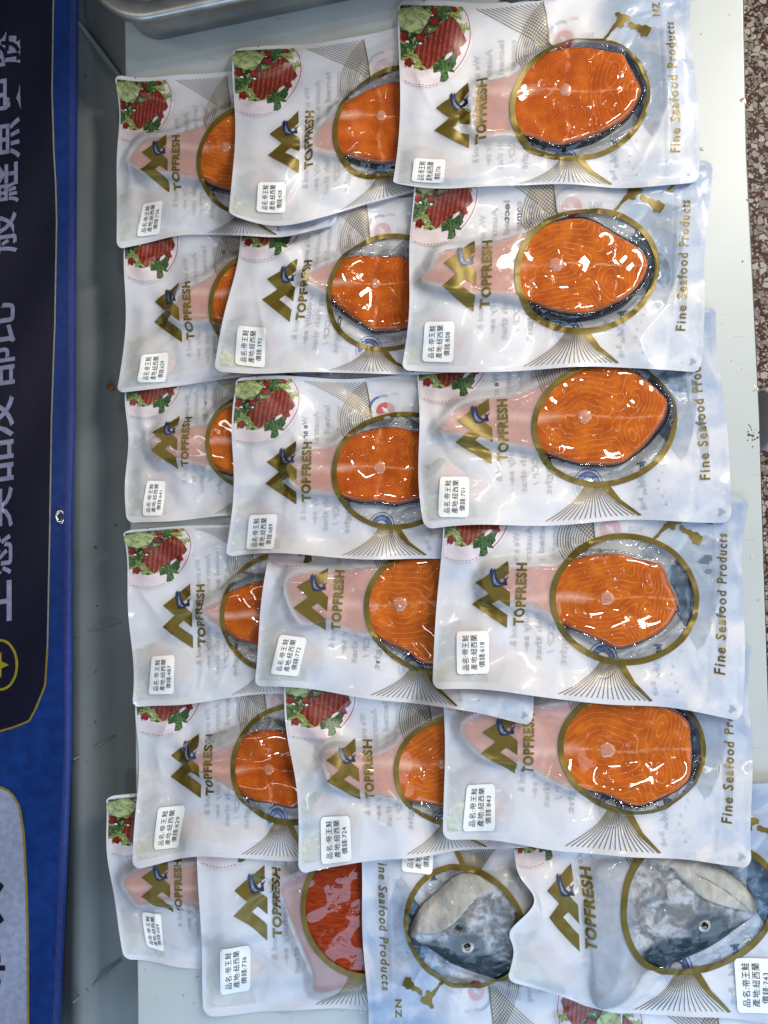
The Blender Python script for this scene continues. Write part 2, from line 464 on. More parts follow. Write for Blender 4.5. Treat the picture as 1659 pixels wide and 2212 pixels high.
RC, RX, RY = (389, 250), 150, 129
def build_front_art():
    A = Art()
    # plate photograph
    pl = [(4, 11)] + [(45 + 112 * math.cos(a), 72 + 112 * math.sin(a)) for a in np.radians(np.linspace(-33, 111.5, 40))]
    pl = [p for p in pl if p[0] >= 3.9] + [(4, 176)]
    A.poly(dedupe(clip(pl)), 'ink_plate', 0)
    A.ring((45, 72), 106, 106, 1.6, 'ink_rim', 1, -34, 48, 30)
    for a in range(70, 108, 4): A.ring((45, 72), 109, 109, 1.3, 'ink_rim', 1, a, a + 2.2, 4)
    rg = random.Random(4)
    sal = [(46 + (82 + 7 * math.sin(a * 7) + 5 * math.sin(a * 13 + 1)) * math.cos(a), 64 + (82 + 6 * math.sin(a * 9)) * math.sin(a)) for a in np.linspace(0, 6.28, 90)[:-1]]
    A.poly(dedupe(clip(sal, 4, 12)), 'ink_salad', 1)
    A.poly(clip(blob(118, 30, 17, 5, irr=.5)), 'ink_lime', 2)
    A.poly(clip(blob(26, 128, 17, 7, irr=.5)), 'ink_lime', 2)
    A.poly(clip(blob(50, 138, 14, 8, irr=.6)), 'ink_lime', 2)
    A.poly(clip(blob(136, 62, 12, 9, irr=.5)), 'ink_lime', 2)
    A.poly(clip(blob(98, 142, 22, 11, irr=.6)), 'ink_dark', 2)
    A.poly(clip(blob(14, 112, 15, 12, irr=.5)), 'ink_dark', 2)
    A.poly(clip(blob(95, 28, 16, 19, irr=.5)), 'ink_dark', 2)
    for i in range(14):
        x = rg.uniform(8, 130); y = rg.uniform(14, 145)
        if math.hypot(x - 46, y - 64) < 82: A.poly(blob(x, y, rg.uniform(1.8, 3.6), 50 + i, 9, .6), 'ink_white', 2)
    for i, (x, y, r) in enumerate(((74, 26, 9), (74, 50, 9), (46, 82, 9), (122, 112, 9), (20, 138, 9), (12, 84, 10), (116, 20, 7))):
        A.poly(dedupe(clip(blob(x, y, r, 20 + i, irr=.2))), 'ink_tomato', 3)
    A.poly(blob(31, 44, 31, 3, 50, .13), 'ink_guac', 5)
    sl = [(31, 110), (50, 96), (70, 76), (92, 52), (113, 42), (128, 58), (143, 90), (136, 100), (112, 112), (84, 128), (61, 149), (50, 140), (40, 122)]
    A.poly(sl, 'ink_grilled', 5)
    # mountain emblem
    M = [(1075, 1172), (1078, 1262), (1010, 1320), (1090, 1395), (1090, 1500), (1025, 1447), (985, 1482), (1087, 1562), (1087, 1658), (870, 1493), (962, 1405), (878, 1333)]
    T = lambda P: [(76 + (x - 870) * .345, 177 + (y - 1172) * .294) for x, y in P]
    A.poly(T(M), 'gold', 1)
    fish = [(964, 1240), (976, 1222), (986, 1240), (994, 1222), (1002, 1258), (1012, 1300), (1035, 1326), (1052, 1318), (1044, 1284), (1058, 1296), (1080, 1278), (1066, 1308),
            (1072, 1342), (1048, 1345), (1012, 1362), (984, 1352), (972, 1312), (962, 1272)]
    A.poly(T(fish), 'ink_fishblue', 2)
    A.poly(T([(986, 1262), (994, 1290), (1006, 1322), (1030, 1342), (1006, 1344), (990, 1330), (982, 1300)]), 'ink_fishbelly', 3)
    # lettering
    def vtext(s, x0, x1, ytop, ybot, bold, spacing, mat='gold'):
        V, F = glyphs(s, bold, spacing)
        lo = V.min(0); hi = V.max(0)
        # baseline at x1, cap top at x0; reads upwards
        base = 0.0; cap = hi[1]
        X = x1 - (V[:, 1] - base) / (cap - base) * (x1 - x0)
        Y = ybot - (V[:, 0] - lo[0]) / (hi[0] - lo[0]) * (ybot - ytop)
        A.add(np.stack([X, Y], 1), F, mat, 1)
    vtext('TOPFRESH', 163, 184, 180, 314, .045, 1.12)
    vtext('Fine Seafood Products', 585, 607, 97, 382, .018, 1.25)
    vtext('NZ', 555, 572, 40, 80, .03, 1.25)
    # islands
    cv = lambda P: [((1106 + x / 3 - 862) * 1.0 - 4, (y / 3 + 25) * 1.14) for x, y in P]
    A.poly(cv([(685, 95), (705, 92), (730, 112), (765, 118), (790, 130), (788, 152), (762, 158), (745, 165), (748, 188), (728, 196), (704, 182), (680, 200), (655, 218), (640, 242), (612, 256), (610, 242), (640, 215), (652, 196), (665, 184), (672, 168), (694, 152), (700, 125), (684, 108)]), 'gold', 1)
    A.poly(cv([(776, 165), (792, 160), (805, 170), (832, 184), (850, 180), (870, 194), (900, 192), (918, 208), (936, 216), (928, 240), (908, 268), (885, 262), (866, 264), (862, 240), (845, 232), (838, 214), (818, 206), (800, 204), (792, 196), (776, 192)]), 'gold', 1)
    # ring round the window
    A.ring(RC, RX, RY, 11.8, 'gold', 3)
    # tail fin fans
    A.poly([(372, 376), (395, 379), (420, 414), (462, 446), (455, 447), (412, 419), (386, 388)], 'gold', 2)
    for i in range(18):
        t = i / 17
        A.ribbon(bez((346 + 40 * t, 377 + 2 * t), (345 + 42 * t - 10 * (1 - t), 408), (262 + 196 * t, 446), 12), 1.5, 1.5, 'gold', 1)
    for i in range(14):
        A.ribbon(bez((163 + i * 10.6, 15), (240 + i * 5, 62 - i * 2.5), (324 - i * 1.15, 134 - i * 8.6), 12), 1.4, 1.4, 'gold', 1)
    for i in range(13):
        A.ribbon(bez((308 + i * 1.1, 15 + i * 8.5), (222 + i * 7, 110 + i * 1.5), (264 + i * 4.3, 178 - i * 3.1), 14), 1.4, 1.4, 'gold', 1)
    A.ribbon([(308, 15), (325, 132)], 1.5, 3, 'gold', 2)
    A.poly([(50, 0.3), (54, 0.3), (52, 6)], 'nick', 2)
    return A.done()

def build_back_art():
    A = Art()
    fl = lambda P: [(x, TH - y) for x, y in P][::-1]
    pl = [(8, 15)] + [(45 + 108 * math.cos(a), 72 + 108 * math.sin(a)) for a in np.radians(np.linspace(-31, 109, 40))] + [(8, 172)]
    A.poly(fl(dedupe(clip([p for p in pl if p[0] > 7.9], 8, 15))), 'ghost_plate', 0)
    A.ring((45, TH - 72), 106, 106, 2.2, 'ink_seal_pale', 1, -50, 32, 30)
    sal = [(46 + (78 + 7 * math.sin(a * 7)) * math.cos(a), 64 + (80 + 6 * math.sin(a * 9)) * math.sin(a)) for a in np.linspace(0, 6.28, 60)[:-1]]
    A.poly(fl(dedupe(clip(sal, 8, 16))), 'ghost_salad', 1)
    A.poly(fl(blob(38, 44, 29, 3, 40, .13)), 'ghost_guac', 2)
    A.poly(fl([(31, 110), (70, 76), (113, 42), (128, 58), (143, 90), (112, 112), (61, 149), (40, 122)]), 'ghost_red', 2)
    # mirrored text of the rear print
    rows = [('We are proud partners and &', 172, 20), ('Australia & carefully se-', 198, 40), ('lected premium fish that', 224, 30), ('comes from MSC/HACCP /', 250, 40), ('and is always caught', 276, 60)]
    ends = [(118, 360), (105, 368), (90, 385), (92, 370), (100, 392)]
    for (s, x, _), (ya, yb) in zip(rows, ends):
        V, F = glyphs(s, .035, 1.05)
        lo = V.min(0); hi = V.max(0)
        X = x - V[:, 1] * 18.5; Y = ya + (V[:, 0] - lo[0]) / (hi[0] - lo[0]) * (yb - ya)
        A.add(np.stack([X, Y], 1), F, 'ink_text_ghost', 1)
    # blue round seal
    A.ring((352, 378), 20, 22, 13, 'ink_seal', 1); A.ring((352, 378), 31, 34, 2, 'ink_seal', 1)
    V, F = glyphs('BEST AQUACULTURE', 0, 1.0); V = V.copy(); hi = V.max(0)
    a = math.pi * (1.02 + .96 * (1 - V[:, 0] / hi[0])); r = 17.5 + V[:, 1] * 7
    A.add(np.stack([352 + r * np.cos(a), 378 + r * 1.1 * np.sin(a)], 1), F, 'ink_seal_pale', 2)
    # ring logo with letters
    A.ring((352, 100), 33, 33, 7, 'ink_seal', 1, 150, 285, 40)
    A.ring((356, 108), 14, 14, 16, 'ink_red', 1)
    A.ribbon([(348, 100), (364, 116)], 4, 4, 'ink_white', 2)
    for s, x, y, hgt, mt in (('MSC', 364, 66, 10, 'ink_red'), ('SGS', 392, 112, 16, 'ink_text_ghost')):
        V, F = glyphs(s, .01, 1.0)
        A.add(np.stack([x + (V[:, 0].max() - V[:, 0]) * hgt * 1.2, y - V[:, 1] * hgt], 1), F, mt, 1)
    # fish illustration, head down
    A.poly([(500, 150), (520, 120), (560, 105), (592, 118), (604, 150), (598, 200), (588, 250), (575, 300), (560, 335), (548, 345), (532, 322), (510, 290), (492, 262), (484, 220), (488, 180)], 'ink_fishghost', 1)
    A.ring((540, 268), 8, 8, 4, 'ink_seal_pale', 2)
    A.poly([(596, 250), (612, 300), (604, 360), (592, 340), (584, 300)], 'ink_fishghost', 1)
    for k in range(7):     # droplets and splash marks
        A.poly(blob(466 + 5 * math.sin(k * 2.1), 345 + k * 14, 7 + 2 * math.sin(k), 80 + k, 14, .6), 'ink_fishghost', 1)
        A.poly(blob(505 + 8 * math.sin(k * 1.3), 335 + k * 15, 2.6, 90 + k, 9, .5), 'ink_fishghost', 1)
    A.poly(blob(628, 438, 7, 99, 12, .5), 'ink_fishghost', 1)
    # gold fan of the rear side seen through
    return A.done()

FART = build_front_art(); BART = build_back_art()

# ------------------------------------------------------------------ stacking height map
HX0, HY0, HCELL = -0.46, -0.60, 0.002
HNX, HNY = 480, 600
HM = np.zeros((HNY, HNX))
def box(a, r, ax):
    k = 2 * r + 1
    pad = [(0, 0), (0, 0)]; pad[ax] = (r + 1, r)
    c = np.cumsum(np.pad(a, pad, mode='edge'), axis=ax)
    n = a.shape[ax]
    return (np.take(c, range(k, k + n), ax) - np.take(c, range(0, n), ax)) / k
def dil(a, r):
    b = a.copy()
    for s in range(1, r + 1):
        b[:, s:] = np.maximum(b[:, s:], a[:, :-s]); b[:, :-s] = np.maximum(b[:, :-s], a[:, s:])
    c = b.copy()
    for s in range(1, r + 1):
        c[s:] = np.maximum(c[s:], b[:-s]); c[:-s] = np.maximum(c[:-s], b[s:])
    return c
def support():
    s = dil(HM, 6)
    for _ in range(2):
        s = box(box(s, 3, 0), 3, 1)
    return s
def samp(G, x, y):
    fx = np.clip((x - HX0) / HCELL, 0, HNX - 1.001); fy = np.clip((y - HY0) / HCELL, 0, HNY - 1.001)
    i = fx.astype(int); j = fy.astype(int); a = fx - i; b = fy - j
    return G[j, i] * (1 - a) * (1 - b) + G[j, i + 1] * a * (1 - b) + G[j + 1, i] * (1 - a) * b + G[j + 1, i + 1] * a * b
def splat(x, y, z):
    i = np.round((x - HX0) / HCELL).astype(int); j = np.round((y - HY0) / HCELL).astype(int)
    ok = (i >= 1) & (i < HNX - 1) & (j >= 1) & (j < HNY - 1)
    i, j, z = i[ok], j[ok], z[ok]
    for di in (0, 1):
        for dj in (0, 1): np.maximum.at(HM, (j + dj, i + di), z)

def iterate_xy(DX, DY, G):
    z = np.zeros_like(DX)
    for _ in range(4):
        x, y = wxy(DX, DY, z); z = samp(G, x, y)
    x, y = wxy(DX, DY, z)
    return x, y, samp(G, x, y)

def crom(P, per=10):
    P = np.asarray(P, float); n = len(P); out = []
    for i in range(n):
        p0, p1, p2, p3 = P[i - 1], P[i], P[(i + 1) % n], P[(i + 2) % n]
        for t in np.linspace(0, 1, per, endpoint=False):
            out.append(.5 * ((2 * p1) + (-p0 + p2) * t + (2 * p0 - 5 * p1 + 4 * p2 - p3) * t * t + (-p0 + 3 * p1 - 3 * p2 + p3) * t ** 3))
    return np.array(out)

def resample(P, n):
    Q = np.vstack([P, P[:1]]); d = np.r_[0, np.cumsum(np.linalg.norm(np.diff(Q, axis=0), axis=1))]
    s = np.linspace(0, d[-1], n, endpoint=False)
    return np.stack([np.interp(s, d, Q[:, 0]), np.interp(s, d, Q[:, 1])], 1)

def sdist(px, py, P):
    """signed distance to polygon P, negative inside"""
    A = P; B = np.roll(P, -1, 0); best = np.full(px.shape, 1e18); ins = np.zeros(px.shape, bool)
    for (ax, ay), (bx, by) in zip(A, B):
        dx, dy = bx - ax, by - ay; L = dx * dx + dy * dy + 1e-12
        t = np.clip(((px - ax) * dx + (py - ay) * dy) / L, 0, 1)
        best = np.minimum(best, (px - ax - t * dx) ** 2 + (py - ay - t * dy) ** 2)
        c = ((ay > py) != (by > py)) & (px < (bx - ax) * (py - ay) / (by - ay + 1e-12) + ax)
        ins ^= c
    d = np.sqrt(best); return np.where(ins, -d, d)

XN = [0, 165, 385, 650]; YN = [0, 177, 320, 455]
def lag(nodes, t):
    out = []
    for i, a in enumerate(nodes):
        v = np.ones_like(t)
        for j, b in enumerate(nodes):
            if i != j: v = v * (t - b) / (a - b)
        out.append(v)
    return out

def bilin(G, X, Y):
    """G: (ny,nx,3) on CELL grid"""
    fx = np.clip(X / CELL, 0, G.shape[1] - 1.0001); fy = np.clip(Y / CELL, 0, G.shape[0] - 1.0001)
    i = fx.astype(int); j = fy.astype(int); a = (fx - i)[:, None]; b = (fy - j)[:, None]
    return G[j, i] * (1 - a) * (1 - b) + G[j, i + 1] * a * (1 - b) + G[j + 1, i] * (1 - a) * b + G[j + 1, i + 1] * a * b

HSTEAK = 0.013

def make_fish_piece(kind, poly, spine, e, skin, root, G, h, rs):
    """salmon steak / fillet / head lying on the rear film"""
    out = resample(crom(poly), 176)
    if kind == 'head': cen = np.array(spine[2:4])
    else: cen = np.array(spine[:2])
    R = 46
    ts = np.linspace(0, 1, R) ** .92
    P = cen[None, None] + (out[None] - cen[None, None]) * ts[:, None, None]       # R,N,2
    DX, DY = P[..., 0], P[..., 1]
    x, y, zb = iterate_xy(DX, DY, G)
    ex = np.array([x[-1], y[-1]]).T
    sd = -sdist(DX, DY, out)                         # positive inside, in units
    sd[-1] = 0
    N = out.shape[0]
    dome = h * (1 - .34 * np.exp(-np.maximum(sd, 0) / 4.5))
    if kind == 'head':
        dome = h * (.25 + .75 * np.sqrt(np.clip(sd / 75, 0, 1)))
    wv = .0006 * np.sin(DX * .07 + rs * 3) * np.cos(DY * .06 + rs)
    z = zb + .0012 + dome + wv
    V = [(x[0, 0], y[0, 0], z[0, 0])]
    V += list(zip(x[1:].ravel(), y[1:].ravel(), z[1:].ravel()))
    F = []
    for i in range(N):
        F.append((0, 1 + i, 1 + (i + 1) % N))
    for r in range(R - 2):
        a = 1 + r * N; b = a + N
        for i in range(N):
            j = (i + 1) % N; F.append((a + i, b + i, b + j, a + j))
    V = np.array(V)
    # orientation
    p = V[F[0], :2]
    if (p[1] - p[0])[0] * (p[2] - p[0])[1] - (p[1] - p[0])[1] * (p[2] - p[0])[0] < 0: F = [f[::-1] for f in F]; flip = True
    else: flip = False
    dx = np.r_[DX[0, 0], DX[1:].ravel()]; dy = np.r_[DY[0, 0], DY[1:].ravel()]; rimv = np.r_[0, np.repeat(ts[1:], N)]
    sdv = np.r_[sd[0, 0], sd[1:].ravel()]
    uv = np.stack([dx / 40 + rs * 7.3, dy / 40 + rs * 3.1], 1)
    if kind in ('round', 'four', 'fillet'):
        tip = out[:, 0].max(); hh = (out[:, 1].max() - out[:, 1].min()) / 2 
        Lx = max(60, tip - spine[0]); Hh = max(60, hh)
        X = (dx - spine[0]) / Lx; Y = (dy - spine[1]) / Hh
        rg = random.Random(int(rs * 100)); j = lambda s: rg.uniform(-s, s)
        X = X + .035 * np.sin(Y * 5 + rs) ; Yw = Y + .03 * np.sin(X * 6 + rs * 2)
        el = lambda cx, cy, a, b: np.sqrt(((X - cx) / a) ** 2 + ((np.abs(Yw) - cy) / b) ** 2)
        dors = el(.56 + j(.05), .36 + j(.03), .15, .50) * 2.7 + .35 * X * np.abs(Yw)
        if kind == 'round':
            body = np.sqrt((X / 1.0) ** 2 + (Yw / .95) ** 2); body = body * 10.0 * (1 + .10 * np.sin(np.arctan2(Yw, X) * 2 + rs)) + .45 * np.sin(np.arctan2(Yw, X) * 5 + rs) * np.exp(-body * 1.2)
            tail = el(-1.2, .1, .8, .4) * 6
            ph = -np.log(np.exp(-1.2 * body) + np.exp(-1.2 * (dors * 1.25 + 1.4)) ) / 1.2
        else:
            c1 = el(-.38 + j(.04), .40, .42, .46); c2 = el(.12 + j(.03), .42, .30, .40)
            c1 = c1 * (8.2 + j(1)); c2 = c2 * (7.2 + j(.8)) + .3
            ph = -np.log(np.exp(-2.5 * c1) + np.exp(-2.5 * c2) + np.exp(-2.5 * (dors + .8))) / 2.5
        at = dict(phase=ph, mid=Yw, ax=X, rim=rimv)
    if kind in ('round', 'four'):
        o = link_mesh('salmon_steak', V, F, [MAT['salmon_flesh_round' if kind == 'round' else 'salmon_flesh_four_lobed']], None, uv=uv, attrs=at)
    elif kind == 'fillet':
        o = link_mesh('salmon_fillet', V, F, [MAT['fillet']], None, uv=uv)
    else:
        colr, mott, rel = spine[5](dx, dy); V[:, 2] += rel * sstep(0, 8, sdv)
        o = link_mesh('fish_head', V, F, [MAT['head']], None, uv=uv, attrs=dict(Col=colr, mott=mott))
    parent_keep(o, root)
    # skin: side wall leaning outwards
    nr = np.roll(out, -1, 0) - np.roll(out, 1, 0); nr /= np.linalg.norm(nr, axis=1)[:, None]
    nrm = np.stack([nr[:, 1], -nr[:, 0]], 1)
    if np.mean(np.sum(nrm * (out - out.mean(0)), 1)) < 0: nrm = -nrm
    ebase, et, eb, er = e
    ebase *= .6; et = et * .62 if et < 20 else et * .9; eb = eb * .62 if eb < 16 else eb * .9; er = er * .5
    off = ebase + np.maximum(0, -nrm[:, 1]) * et + np.maximum(0, nrm[:, 1]) * eb + np.maximum(0, nrm[:, 0]) * er
    an = np.linspace(0, 2 * math.pi, N, endpoint=False)
    off = off * (.85 + .28 * np.sin(an * 3 + rs * 5) + .22 * np.sin(an * 7 + rs * 3))
    off = np.convolve(np.r_[off[-6:], off, off[:6]], np.ones(9) / 9, 'same')[6:-6].clip(.4)
    VV = []; UU = []; S = 7
    for s in range(S):
        t = s / (S - 1)
        q = out + nrm * (off * math.sin(t * 1.57))[:, None]
        xx, yy, zz = iterate_xy(q[:, 0], q[:, 1], G)
        ztop = z[-1]; zl = ztop * (math.cos(t * 1.57)) + (zz + .001) * (1 - math.cos(t * 1.57))
        VV += list(zip(xx, yy, zl)); UU += list(zip(q[:, 0] / 40, q[:, 1] / 40))
    FF = []
    for s in range(S - 1):
        for i in range(N):
            j = (i + 1) % N; f = (s * N + i, s * N + j, (s + 1) * N + j, (s + 1) * N + i)
            FF.append(f if flip else f[::-1])
    if kind != 'head':
        ms = [MAT['dark_fish_skin'], MAT['silver_fish_skin']]
        mi = []
        for s in range(S - 1):
            for i in range(N): mi.append(1 if (skin == 'silver_top' and nrm[i, 1] < -.1) or skin == 'silver' else 0)
        k = link_mesh('skin', VV, FF, ms, None, mi=mi, uv=UU)
        parent_keep(k, o)
    if kind in ('round', 'four') and len(spine) > 2:
        r = spine[2]; nn = 28; bv = []; rg = random.Random(int(rs * 31))
        ph = rg.uniform(0, 6)
        ring_pts = []
        for q, zz_ in ((0, .0011), (.55, .0010), (.85, .0007), (1, .0001)):
            for i in range(nn):
                a = 6.2832 * i / nn; irr = 1 + (.05 * math.sin(3 * a + ph) + .04 * math.sin(7 * a)) * q
                ring_pts.append((spine[0] + r * q * irr * math.cos(a), spine[1] + r * q * irr * math.sin(a), zz_))
        rp = np.array(ring_pts)
        xx, yy, zz = iterate_xy(rp[:, 0], rp[:, 1], G)
        zt = zz + .0012 + h + .0006 * np.sin(rp[:, 0] * .07 + rs * 3) * np.cos(rp[:, 1] * .06 + rs) + rp[:, 2]
        bf = []
        for q in range(3):
            for i in range(nn):
                j = (i + 1) % nn; bf.append((q * nn + i, q * nn + j, (q + 1) * nn + j, (q + 1) * nn + i))
        bo = link_mesh('backbone', np.stack([xx, yy, zt], 1), bf, [MAT['bone']], None, uv=rp[:, :2] / 20)
        parent_keep(bo, o)
    if kind == 'head':
        er_ = 14
        cx, cy = spine[0], spine[1]
        xx, yy, zz = iterate_xy(np.array([cx]), np.array([cy]), G)
        sdc = -sdist(np.array([cx]), np.array([cy]), out)[0]
        z0 = float(zz[0] + .0012 + h * (.25 + .75 * math.sqrt(min(1, max(0, sdc) / 75))))
        k = S0 * (HC - z0) / HC
        def disc(name, r0, r1, zc, ze, mat):
            vv = []; ff = []; nn = 32
            for q in range(6):
                t = q / 5; rr = (r0 + (r1 - r0) * t) * k
                for i in range(nn):
                    a = 6.2832 * i / nn
                    vv.append((float(xx[0]) + rr * math.cos(a) * 1.0, float(yy[0]) + rr * math.sin(a) * 1.08, z0 + zc * (1 - t * t) + ze))
            for q in range(5):
                for i in range(nn):
                    j = (i + 1) % nn; ff.append((q * nn + i, (q + 1) * nn + i, (q + 1) * nn + j, q * nn + j))
            d = link_mesh(name, vv, ff, [MAT[mat]], None, uv=np.zeros((len(vv), 2))); return d
        d1 = disc('eye', 0, er_, .0016, .0004, 'eye_ring'); parent_keep(d1, o)
        d2 = disc('pupil', 0, er_ * .55, .0008, .0016, 'eye_pupil'); parent_keep(d2, d1)
    return out

def make_bag(name, label, grid, piece=None, sticker=None, price='', seed=0, amp=4.3, lift=0.0, h=HSTEAK, cat='salmon pack', dent=None):
    rg = random.Random(seed * 13 + 5)
    G = support()
    nx, ny = int(TW / CELL) + 1, int(TH / CELL) + 1
    X, Y = np.meshgrid(np.arange(nx) * CELL, np.arange(ny) * CELL)
    # rounded corners
    Xr, Yr = X.copy(), Y.copy(); rc = 20.0
    for cx, sx in ((rc, -1), (TW - rc, 1)):
        for cy, sy in ((rc, -1), (TH - rc, 1)):
            a = (X - cx) * sx / rc; b = (Y - cy) * sy / rc
            m = (a > 0) & (b > 0)
            Xr = np.where(m, cx + sx * rc * a * np.sqrt(np.clip(1 - b * b / 2, 0, 1)), Xr)
            Yr = np.where(m, cy + sy * rc * b * np.sqrt(np.clip(1 - a * a / 2, 0, 1)), Yr)
    lx = lag(XN, Xr); ly = lag(YN, Yr)
    DX = np.zeros_like(X); DY = np.zeros_like(X)
    for i, (xs, ys) in enumerate(grid):
        if isinstance(xs, (int, float)): xs = [xs] * 4
        for j in range(4):
            DX += lx[i] * ly[j] * xs[j]; DY += lx[i] * ly[j] * ys[j]
    # wavy edges
    wt = np.exp(-Yr / 55); wb = np.exp(-(TH - Yr) / 55); wl = np.exp(-Xr / 45); wr = np.exp(-(TW - Xr) / 45)
    p = [rg.uniform(0, 6.28) for _ in range(12)]
    DY = DY + amp * (wt * np.sin(Xr / rg.uniform(48, 75) + p[0]) + wb * np.sin(Xr / rg.uniform(45, 75) + p[1]))
    DX = DX + amp * .8 * (wl * np.sin(Yr / rg.uniform(45, 70) + p[2]) + wr * np.sin(Yr / rg.uniform(45, 70) + p[3]))
    if dent: DX = DX + dent[0] * np.exp(-((Yr - dent[1]) / dent[2]) ** 2) * np.exp(-Xr / 55) - .45 * dent[0] * np.exp(-((Yr - dent[1] - 75) / 30) ** 2) * np.exp(-Xr / 55)
    x, y, base = iterate_xy(DX, DY, G)
    e = np.minimum(np.minimum(X, TW - X), np.minimum(Y, TH - Y))
    flut = .0016 * (wt * (1 + np.sin(Xr / 34 + p[4])) + wb * (1 + np.sin(Xr / 31 + p[5])) + wl * (1 + np.sin(Yr / 36 + p[6]))) + .0016 * (1 + np.sin(Xr / 90 + p[7]) * np.sin(Yr / 70 + p[8]))
    zback = base + .0005 + flut + lift
    Gb = G  # fish pieces rest on smoothed support
    tap = sstep(8, 55, e)
    gap = .00012 + .0018 * tap
    wr_ = np.zeros_like(X)
    for k in range(7):
        a = rg.uniform(0, 3.14); L = rg.uniform(16, 48); ph = rg.uniform(0, 6.28)
        wr_ += .00062 * (L / 32) * np.sin((Xr * math.cos(a) + Yr * math.sin(a)) / L * 1.6 + ph + 1.1 * np.sin(Yr / 60 + k))
    # sharp folds
    for k in range(13):
        a = rg.uniform(0, 3.14); cx = rg.uniform(20, 630); cy = rg.uniform(20, 435); L = rg.uniform(25, 80)
        dn = (Xr - cx) * math.cos(a) + (Yr - cy) * math.sin(a); dl = -(Xr - cx) * math.sin(a) + (Yr - cy) * math.cos(a)
        wr_ += .0020 * np.exp(-np.abs(dn) / 5.5) * np.exp(-(dl / L) ** 2)
    bump = np.zeros_like(X); inside = np.zeros_like(X)
    if piece:
        kind, poly, spine, ee, skin = piece
        out = resample(crom(poly), 90)
        # positions compared in reference units
        sd = sdist(DX, DY, out)
        if kind == 'head':
            bump = np.where(sd < 0, h * (.25 + .75 * np.sqrt(np.clip(-sd / 75, 0, 1))) + .0009, (h * .25 + .0009) * (1 - sstep(0, 40, sd)))
        else:
            bump = (h + .0009) * (1 - sstep(0, 26, sd)) 
        bump = bump - flut * sstep(6, -6, sd) * .0
        inside = sstep(0, -4, sd)
        # creases radiating from the thin end
        k = np.argmin(out[:, 0]) if kind != 'head' else np.argmax(out[:, 0])
        tx, ty = out[k]
        r = np.hypot(DX - tx, DY - ty); th = np.arctan2(DY - ty, DX - tx)
        left = sstep(-2, 14, sd)
        wr_ += left * .0036 * np.exp(-r / 80) * (r / (r + 10)) * (np.abs(np.sin(th * 3.5 + p[9])) ** 3 + .6 * np.sin(th * 6 + p[10]))
        # creases where the film is sucked against the outline
        th2 = np.arctan2(DY - spine[1], DX - spine[0])
        wr_ += left * .0034 * np.exp(-sd.clip(0) / 24) * np.maximum(0, np.sin(th2 * 17 + 2 * np.sin(th2 * 5 + p[11]))) ** 2
    if piece: zback_eff = np.where(sd < 30, zback + (base - zback) * (1 - sstep(0, 30, sd)), zback)
    else: zback_eff = zback
    zback = zback_eff
    wr_ = wr_ * tap * (1 - .75 * inside)
    zf = zback + gap + bump + wr_ - np.minimum(0, wr_ * 0)
    zf = np.maximum(zf, zback + .0001)
    if piece: zf = np.where(sd < 0, np.maximum(zf, base + .0012 + bump + .0002), zf)
    zip_ = .0009 * (np.abs(((Xr - 576) % 10) - 5) < 2.6) * ((Xr > 574) & (Xr < 590))
    zf = zf + zip_ * tap
    zmin = float(min(zback.min(), 0))
    root = empty('salmon_pack', (float(x[ny // 2, nx // 2]), float(y[ny // 2, nx // 2]), float(base.min())), label, cat,
                 'vacuum packed fish pouches laid out on the board')
    PF = np.stack([x, y, zf], -1); PB = np.stack([x, y, zback], -1)
    ring_in = ((X + CELL / 2 - RC[0]) / RX) ** 2 + ((Y + CELL / 2 - RC[1]) / RY) ** 2 < 1
    idx = lambda j, i: j * nx + i
    Ff, Fw = [], []
    for j in range(ny - 1):
        for i in range(nx - 1):
            f = (idx(j, i), idx(j + 1, i), idx(j + 1, i + 1), idx(j, i + 1))
            (Fw if ring_in[j, i] else Ff).append(f)
    uvg = np.stack([X.ravel() / 100 , Y.ravel() / 100], 1)
    # ---- front film with its print
    A = FART
    av = bilin(PF, A.V[:, 0], A.V[:, 1]); av[:, 2] += .00030 + .00011 * A.L
    n0 = nx * ny
    V = np.vstack([PF.reshape(-1, 3), av])
    uv = np.vstack([uvg, A.V / 100])
    F = Ff + [[i + n0 for i in f] for f in A.F]
    mi = [0] * len(Ff) + [m + 1 for m in A.M]
    seal = np.concatenate([sstep(14, 8, e).ravel(), np.zeros(len(av))])
    o = link_mesh('pouch_front', V, F, [MAT['front']] + [MAT[m] for m in A.mats], None, mi=mi, uv=uv, attrs=dict(seal=seal, contact=np.concatenate([(inside if piece else inside * 0).ravel(), np.zeros(len(av))])))
    parent_keep(o, root)
    # ---- clear window
    zw = zf - inside * .0038
    if piece: zw = zw - (sd < 0) * .34 * h * np.exp(np.minimum(sd, 0) / 4.5)
    used = sorted({i for f in Fw for i in f}); rm = {a: b for b, a in enumerate(used)}
    VW = np.stack([x.ravel(), y.ravel(), zw.ravel()], 1)[used]
    o = link_mesh('window_film', VW, [[rm[i] for i in f] for f in Fw], [MAT['window']], None, uv=uvg[used] + seed * 1.7)
    parent_keep(o, root)
    # ---- rear film with its print
    A = BART
    av = bilin(PB, A.V[:, 0], A.V[:, 1]); av[:, 2] += .00006 + .00006 * A.L
    V = np.vstack([PB.reshape(-1, 3) - np.array([0, 0, .00005]), av]); uv = np.vstack([uvg, A.V / 100])
    F = Ff + Fw; nb = len(F); F = F + [[i + n0 for i in f] for f in A.F]
    mi = [0] * nb + [m + 1 for m in A.M]
    o = link_mesh('pouch_back', V, F, [MAT['back']] + [MAT[m] for m in A.mats], None, mi=mi, uv=uv)
    parent_keep(o, root)
    if piece: make_fish_piece(kind, poly, spine, ee, skin, root, Gb, h, seed * 1.37 + .5)
